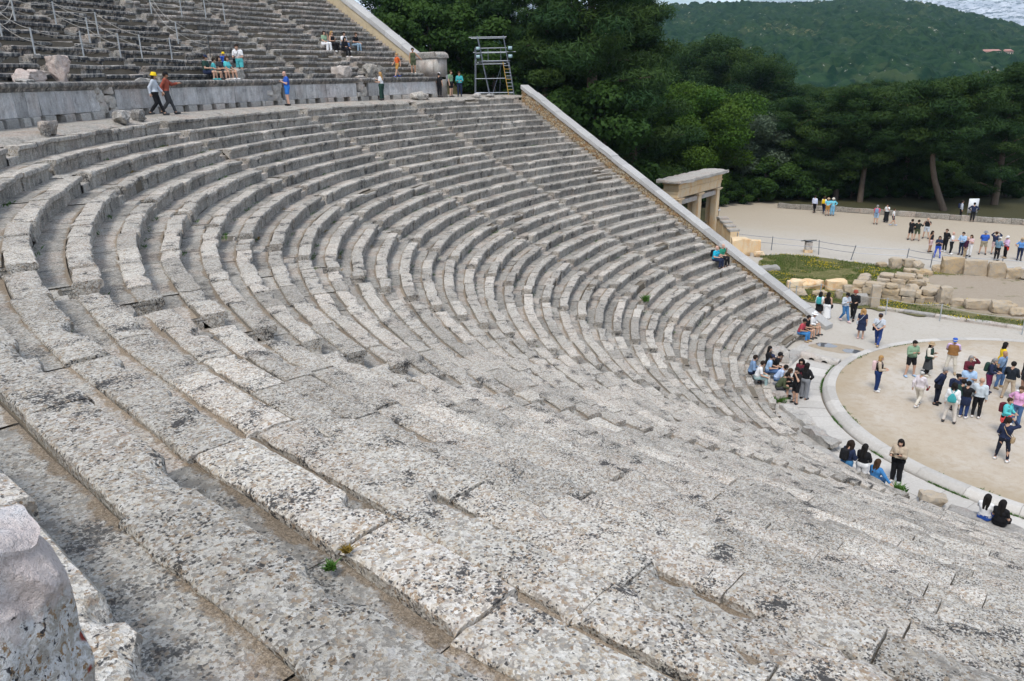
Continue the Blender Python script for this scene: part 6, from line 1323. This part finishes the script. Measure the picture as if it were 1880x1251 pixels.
for k, (D, y0, y1) in enumerate(((90, 190, 235), (97, 172, 205), (106, 168, 195), (118, 160, 188), (135, 155, 178))):
    px = 1415+k*11
    while px < 1920:
        ytop = rr.uniform(y0, y1); Ht = 13.7-(ytop-142)/FPX*D; key = rr.choice(['p1', 'p2', 'p3', 'r3', 'r3']); base = {'p1': 16, 'p2': 15, 'p3': 13, 'r3': 17}[key]
        tree(key, px, D, Ht/base, 'dark pine tree massed in the wood between the plaza and the hill', BK); px += rr.uniform(42, 66)
for px in range(1425, 1915, 33):
    tree('b1' if px % 2 else 'b2', px, 82.5+rr.uniform(0, 2.5), rr.uniform(.75, 1.1), 'dark green shrub in the shade of the wood behind the low wall', 'shrubs in the shade behind the low wall', name='green_bush', cat='bush')
for k in range(16):
    tree('b1', 1420+k*31, 92+rr.uniform(-2, 3), rr.uniform(.8, 1.2), 'dark green shrub in the shade of the wood behind the low wall', 'shrubs in the shade behind the low wall', name='green_bush', cat='bush')
for px in (1340, 1380, 1412, 1300): tree('b2', px, 80+(px-1300)*.02, .75, {1340: 'low bush on the gravel edge right of the gateway', 1380: 'low bush under the grey green tree', 1412: 'low bush where the low wall begins', 1300: 'low bush seen through the gateway'}[px], 'bushes at the edge of the plaza', name='green_bush', cat='bush')
# two slim cypresses on the far slope
def cypress(px, py, D, H, label):
    q = CAM+ray(px, py)*D; rng = np.random.default_rng(px); cs = [np.array([0, 0, z_*H]) for z_ in np.linspace(.08, .97, 14)]; rs = [(.10*H*math.sin(PI*min(.95, .12+.86*(1-z_)))+.15,)*2+(.07*H,) for z_ in np.linspace(.08, .97, 14)]
    root = thing('cypress_tree', label, 'tree', q, 'cypresses on the far slope'); V, T = clump_leaves(np.array(cs)+q, np.array(rs), 90, .25, .4, rng); mb = MB(); mb.add(V, [np.arange(len(V)).reshape(-1, 4)], 0, tone=T*.3); mb.build('crown', M['pine'], root, smooth=False)
    v, f = tube(np.array([q-[0, 0, 1], q+[0, 0, H*.5]]), .25, 6); mb = MB(); mb.add(v, f); mb.build('trunk', M['bark'], root)
cypress(1819, 163, 200, 5.2, 'slim dark cypress standing above the wood near the right'); cypress(1856, 156, 215, 5.6, 'taller slim cypress second from the right border')
# ---------------------------------------------------------------- hill, mountain, haze
AZ = np.array([-110, -95, -83.56, -81.24, -78.21, -76.66, -74.78, -71.9, -68.55, -62.6, -56, -48]); TAN = np.array([.010, .022, .0355, .0477, .0631, .0687, .072, .0716, .0729, .0707, .066, .05])
def hill_z(az, d):
    tan = np.interp(az, AZ, TAN); zc = CAM[2]+tan*900; u = np.clip((d-230)/670, 0, None); prof = np.where(u < 1, u**1.15*(1.55-.55*u), 1-(u-1)*.9)
    x, y = CAM[0]+d*np.cos(np.radians(az)), CAM[1]+d*np.sin(np.radians(az)); n = fbm(np.stack([x*.006, y*.006, 0*x], -1), 12, 4)-.5
    return -1+zc*prof+n*26*np.clip(u*2, 0, 1)*np.clip((1.02-u)*3, .12, 1)
az = np.linspace(-112, -46, 800); dd = np.concatenate([np.linspace(190, 300, 30), np.linspace(302, 960, 330), np.linspace(970, 1400, 14)]); A, D_ = np.meshgrid(az, dd, indexing='ij'); Zh = hill_z(A, D_); X, Y = CAM[0]+D_*np.cos(np.radians(A)), CAM[1]+D_*np.sin(np.radians(A))
b1 = vnoise(np.stack([X*.16, Y*.16, 0*X], -1), 31); b2 = vnoise(np.stack([X*.33, Y*.33, 0*X], -1), 32); cover = fbm(np.stack([X*.02, Y*.02, 0*X], -1), 33, 3)
Zh = Zh+(np.clip(b1-.25, 0, 1)*4.6+np.clip(b2-.25, 0, 1)*4.4)*np.clip(.6+cover, 0, 1.2)*np.clip((D_-240)/60, 0, 1)
t = NT('maquis_hill', .95, .05); n1 = t.noise(.012, 5, .6); n2 = t.noise(.16, 5, .7); n3 = t.noise(.5, 4, .7); n4 = t.noise(.05, 4, .65)
c = t.mix(t.ss(n2, .35, .65), (.006, .024, .014), (.022, .048, .022)); c = t.mix(t.math('MULTIPLY', t.ss(n4, .54, .68), .7), c, (.045, .065, .030)); c = t.mix(t.math('MULTIPLY', t.math('MULTIPLY', t.ss(n1, .60, .68), t.ss(n3, .5, .62)), .6), c, (.15, .14, .07)); c = t.mix(t.math('MULTIPLY', t.ss(n3, .645, .68), t.ss(n4, .48, .62)), c, (.42, .40, .37)); M['hill'] = t.out(c)
mb = MB(); mb.add(np.stack([X, Y, Zh], -1).reshape(-1, 3), [gridf(len(az), len(dd))]); tag(mb.build('hill', M['hill'], smooth=rad(80)), kind='structure')
AZM = np.array([-120, -100, -90, -83, -76, -69.5, -66, -62.2, -58, -52, -45]); TM = np.array([.11, .125, .13, .115, .096, .083, .078, .0745, .080, .086, .07])
az = np.linspace(-120, -45, 420); dd = np.linspace(1800, 3600, 150); A, D_ = np.meshgrid(az, dd, indexing='ij'); u = np.clip((D_-1800)/1200, 0, None); zc = CAM[2]+np.interp(A, AZM, TM)*3000
X, Y = CAM[0]+D_*np.cos(np.radians(A)), CAM[1]+D_*np.sin(np.radians(A)); n = fbm(np.stack([X*.0016, Y*.0016, 0*X], -1), 41, 5)-.5
Zm = zc*np.where(u < 1, u**.9, 1-(u-1)*.8)+n*100*np.clip(u*1.5, 0, 1)*np.where(u < .9, 1, .35)-10
t = NT('bare_mountain', .95, .05); n1 = t.noise(.02, 6, .75); n2 = t.noise(.07, 5, .7); c = t.mix(t.ss(n1, .35, .65), (.26, .30, .34), (.50, .53, .56)); c = t.mix(t.ss(n2, .50, .58), c, (.10, .13, .14)); M['mountain'] = t.out(c)
mb = MB(); mb.add(np.stack([X, Y, Zm], -1).reshape(-1, 3), [gridf(len(az), len(dd))]); tag(mb.build('mountain', M['mountain'], smooth=rad(80)), kind='structure')
# farm houses on the hill
M['roof'] = plain('pink_tiles', (.36, .20, .17), .8); M['render'] = plain('cream_render', (.55, .48, .38), .8); M['pane'] = plain('dark_window', (.05, .05, .06), .3)
def house(px, py, L, Wd, H, label):
    d = ray(px, py); ts = np.linspace(320, 900, 600); Pp = CAM+d[None]*ts[:, None]; dd_ = np.hypot(Pp[:, 0]-CAM[0], Pp[:, 1]-CAM[1]); azp = np.degrees(np.arctan2(Pp[:, 1]-CAM[1], Pp[:, 0]-CAM[0])); i = np.argmax(Pp[:, 2] < hill_z(azp, dd_)+3.5); q = Pp[i]; z0 = q[2]-H*.6
    root = thing('farm_house', label, 'house', (q[0], q[1], z0), 'houses on the hill'); a = AX; ca, sa = math.cos(a), math.sin(a)
    v, f = box((q[0], q[1], z0+H/2-1.5), (L, Wd, H+3), a); mb = MB(); mb.add(v, f); mb.build('wall', M['render'], root, smooth=False)
    V = np.array([[x, y, z] for x, y, z in ((-L/2-.3, -Wd/2-.4, H), (L/2+.3, -Wd/2-.4, H), (L/2+.3, Wd/2+.4, H), (-L/2-.3, Wd/2+.4, H), (-L/2+.6, 0, H+1.2), (L/2-.6, 0, H+1.2))]); V = np.stack([q[0]+V[:, 0]*ca-V[:, 1]*sa, q[1]+V[:, 0]*sa+V[:, 1]*ca, z0+V[:, 2]], 1)
    mb = MB(); mb.add(V, [np.array([[0, 1, 5, 4], [2, 3, 4, 5]]), np.array([[1, 2, 5], [3, 0, 4]]), np.array([[3, 2, 1, 0]])]); mb.build('roof', M['roof'], root, smooth=False)
    for k in range(3):
        x = (k-1)*L*.3
        for sy in (-1, 1):
            y = sy*(Wd/2+.02); v, f = box((q[0]+x*ca-y*sa, q[1]+x*sa+y*ca, z0+H*.55), (.7, .08, .7), a); mb = MB(); mb.add(v, f); mb.build('window', M['pane'], root, smooth=False)
house(1818, 99, 8.5, 4.5, 2.0, 'long farm house with a pinkish roof on the hill'); house(1849, 98, 4.2, 3.6, 1.9, 'small farm house right of the long one on the hill')
v = np.array([[x, y, z] for x in (-3900, 3900) for y in (-3900, 3900) for z in (-60, 470)], float); mb = MB(); mb.add(v, [np.array([[0, 1, 3, 2], [4, 6, 7, 5], [0, 4, 5, 1], [2, 3, 7, 6], [0, 2, 6, 4], [1, 5, 7, 3]])])
hm = bpy.data.materials.new('haze_air'); hm.use_nodes = True; hm.node_tree.nodes.remove(hm.node_tree.nodes['Principled BSDF']); pv = hm.node_tree.nodes.new('ShaderNodeVolumePrincipled'); pv.inputs['Color'].default_value = (.55, .72, .95, 1); pv.inputs['Density'].default_value = .00011; pv.inputs['Anisotropy'].default_value = .2
hm.node_tree.links.new(pv.outputs[0], hm.node_tree.nodes['Material Output'].inputs['Volume'])
if HAZE: tag(mb.build('haze', hm, smooth=False), kind='stuff')
# ---------------------------------------------------------------- camera, light, sky
cam = bpy.data.cameras.new('camera'); co = bpy.data.objects.new('camera', cam); C.objects.link(co)
Rm = Matrix(((RV[0], UV[0], -FV[0]), (RV[1], UV[1], -FV[1]), (RV[2], UV[2], -FV[2])))
co.matrix_world = Matrix.Translation(Vector(CAM))@Rm.to_4x4()
cam.sensor_width = 36.0; cam.lens = 36.0*FPX/1880.0; cam.clip_start = .05; cam.clip_end = 20000
bpy.context.scene.camera = co
SUN_EL, SUN_AZ = rad(58), rad(106)          # azimuth in the plan, counted from +x
sd = np.array([math.cos(SUN_EL)*math.cos(SUN_AZ), math.cos(SUN_EL)*math.sin(SUN_AZ), math.sin(SUN_EL)])
sun = bpy.data.lights.new('sun', 'SUN'); sun.energy = 2.2; sun.angle = rad(16); sun.color = (1, .955, .885)
so = bpy.data.objects.new('sun', sun); C.objects.link(so); so.rotation_euler = Vector(-sd).to_track_quat('-Z', 'Y').to_euler()
w = bpy.data.worlds.new('World'); bpy.context.scene.world = w; w.use_nodes = True
nt = w.node_tree; bg = nt.nodes['Background']
sky = nt.nodes.new('ShaderNodeTexSky'); sky.sky_type = 'NISHITA'; sky.sun_disc = False; sky.sun_elevation = SUN_EL; sky.sun_rotation = PI/2-SUN_AZ
sky.air_density = 1.0; sky.dust_density = 1.5
# broken cloud over the blue: white cover by direction
tc = nt.nodes.new('ShaderNodeTexCoord'); mp = nt.nodes.new('ShaderNodeMapping'); mp.inputs['Scale'].default_value = (1, 1, 2.6)
nz = nt.nodes.new('ShaderNodeTexNoise'); nz.inputs['Scale'].default_value = 3.4; nz.inputs['Detail'].default_value = 7; nz.inputs['Roughness'].default_value = .58
mr = nt.nodes.new('ShaderNodeMapRange'); mr.interpolation_type = 'SMOOTHSTEP'; mr.inputs[1].default_value = .40; mr.inputs[2].default_value = .62
mx = nt.nodes.new('ShaderNodeMix'); mx.data_type = 'RGBA'; mx.inputs[7].default_value = (9.6, 10.6, 12.2, 1)
nt.links.new(tc.outputs['Generated'], mp.inputs[0]); nt.links.new(mp.outputs[0], nz.inputs['Vector']); nt.links.new(nz.outputs['Fac'], mr.inputs[0])
nt.links.new(mr.outputs[0], mx.inputs[0]); nt.links.new(sky.outputs[0], mx.inputs[6]); nt.links.new(mx.outputs[2], bg.inputs['Color'])
bg.inputs['Strength'].default_value = .125
sc = bpy.context.scene
sc.view_settings.view_transform = 'Standard'; sc.view_settings.look = 'None'; sc.view_settings.gamma = 1; sc.view_settings.exposure = EXPOSURE
sc.cycles.max_bounces = 6; sc.cycles.diffuse_bounces = 3; sc.cycles.use_denoising = True
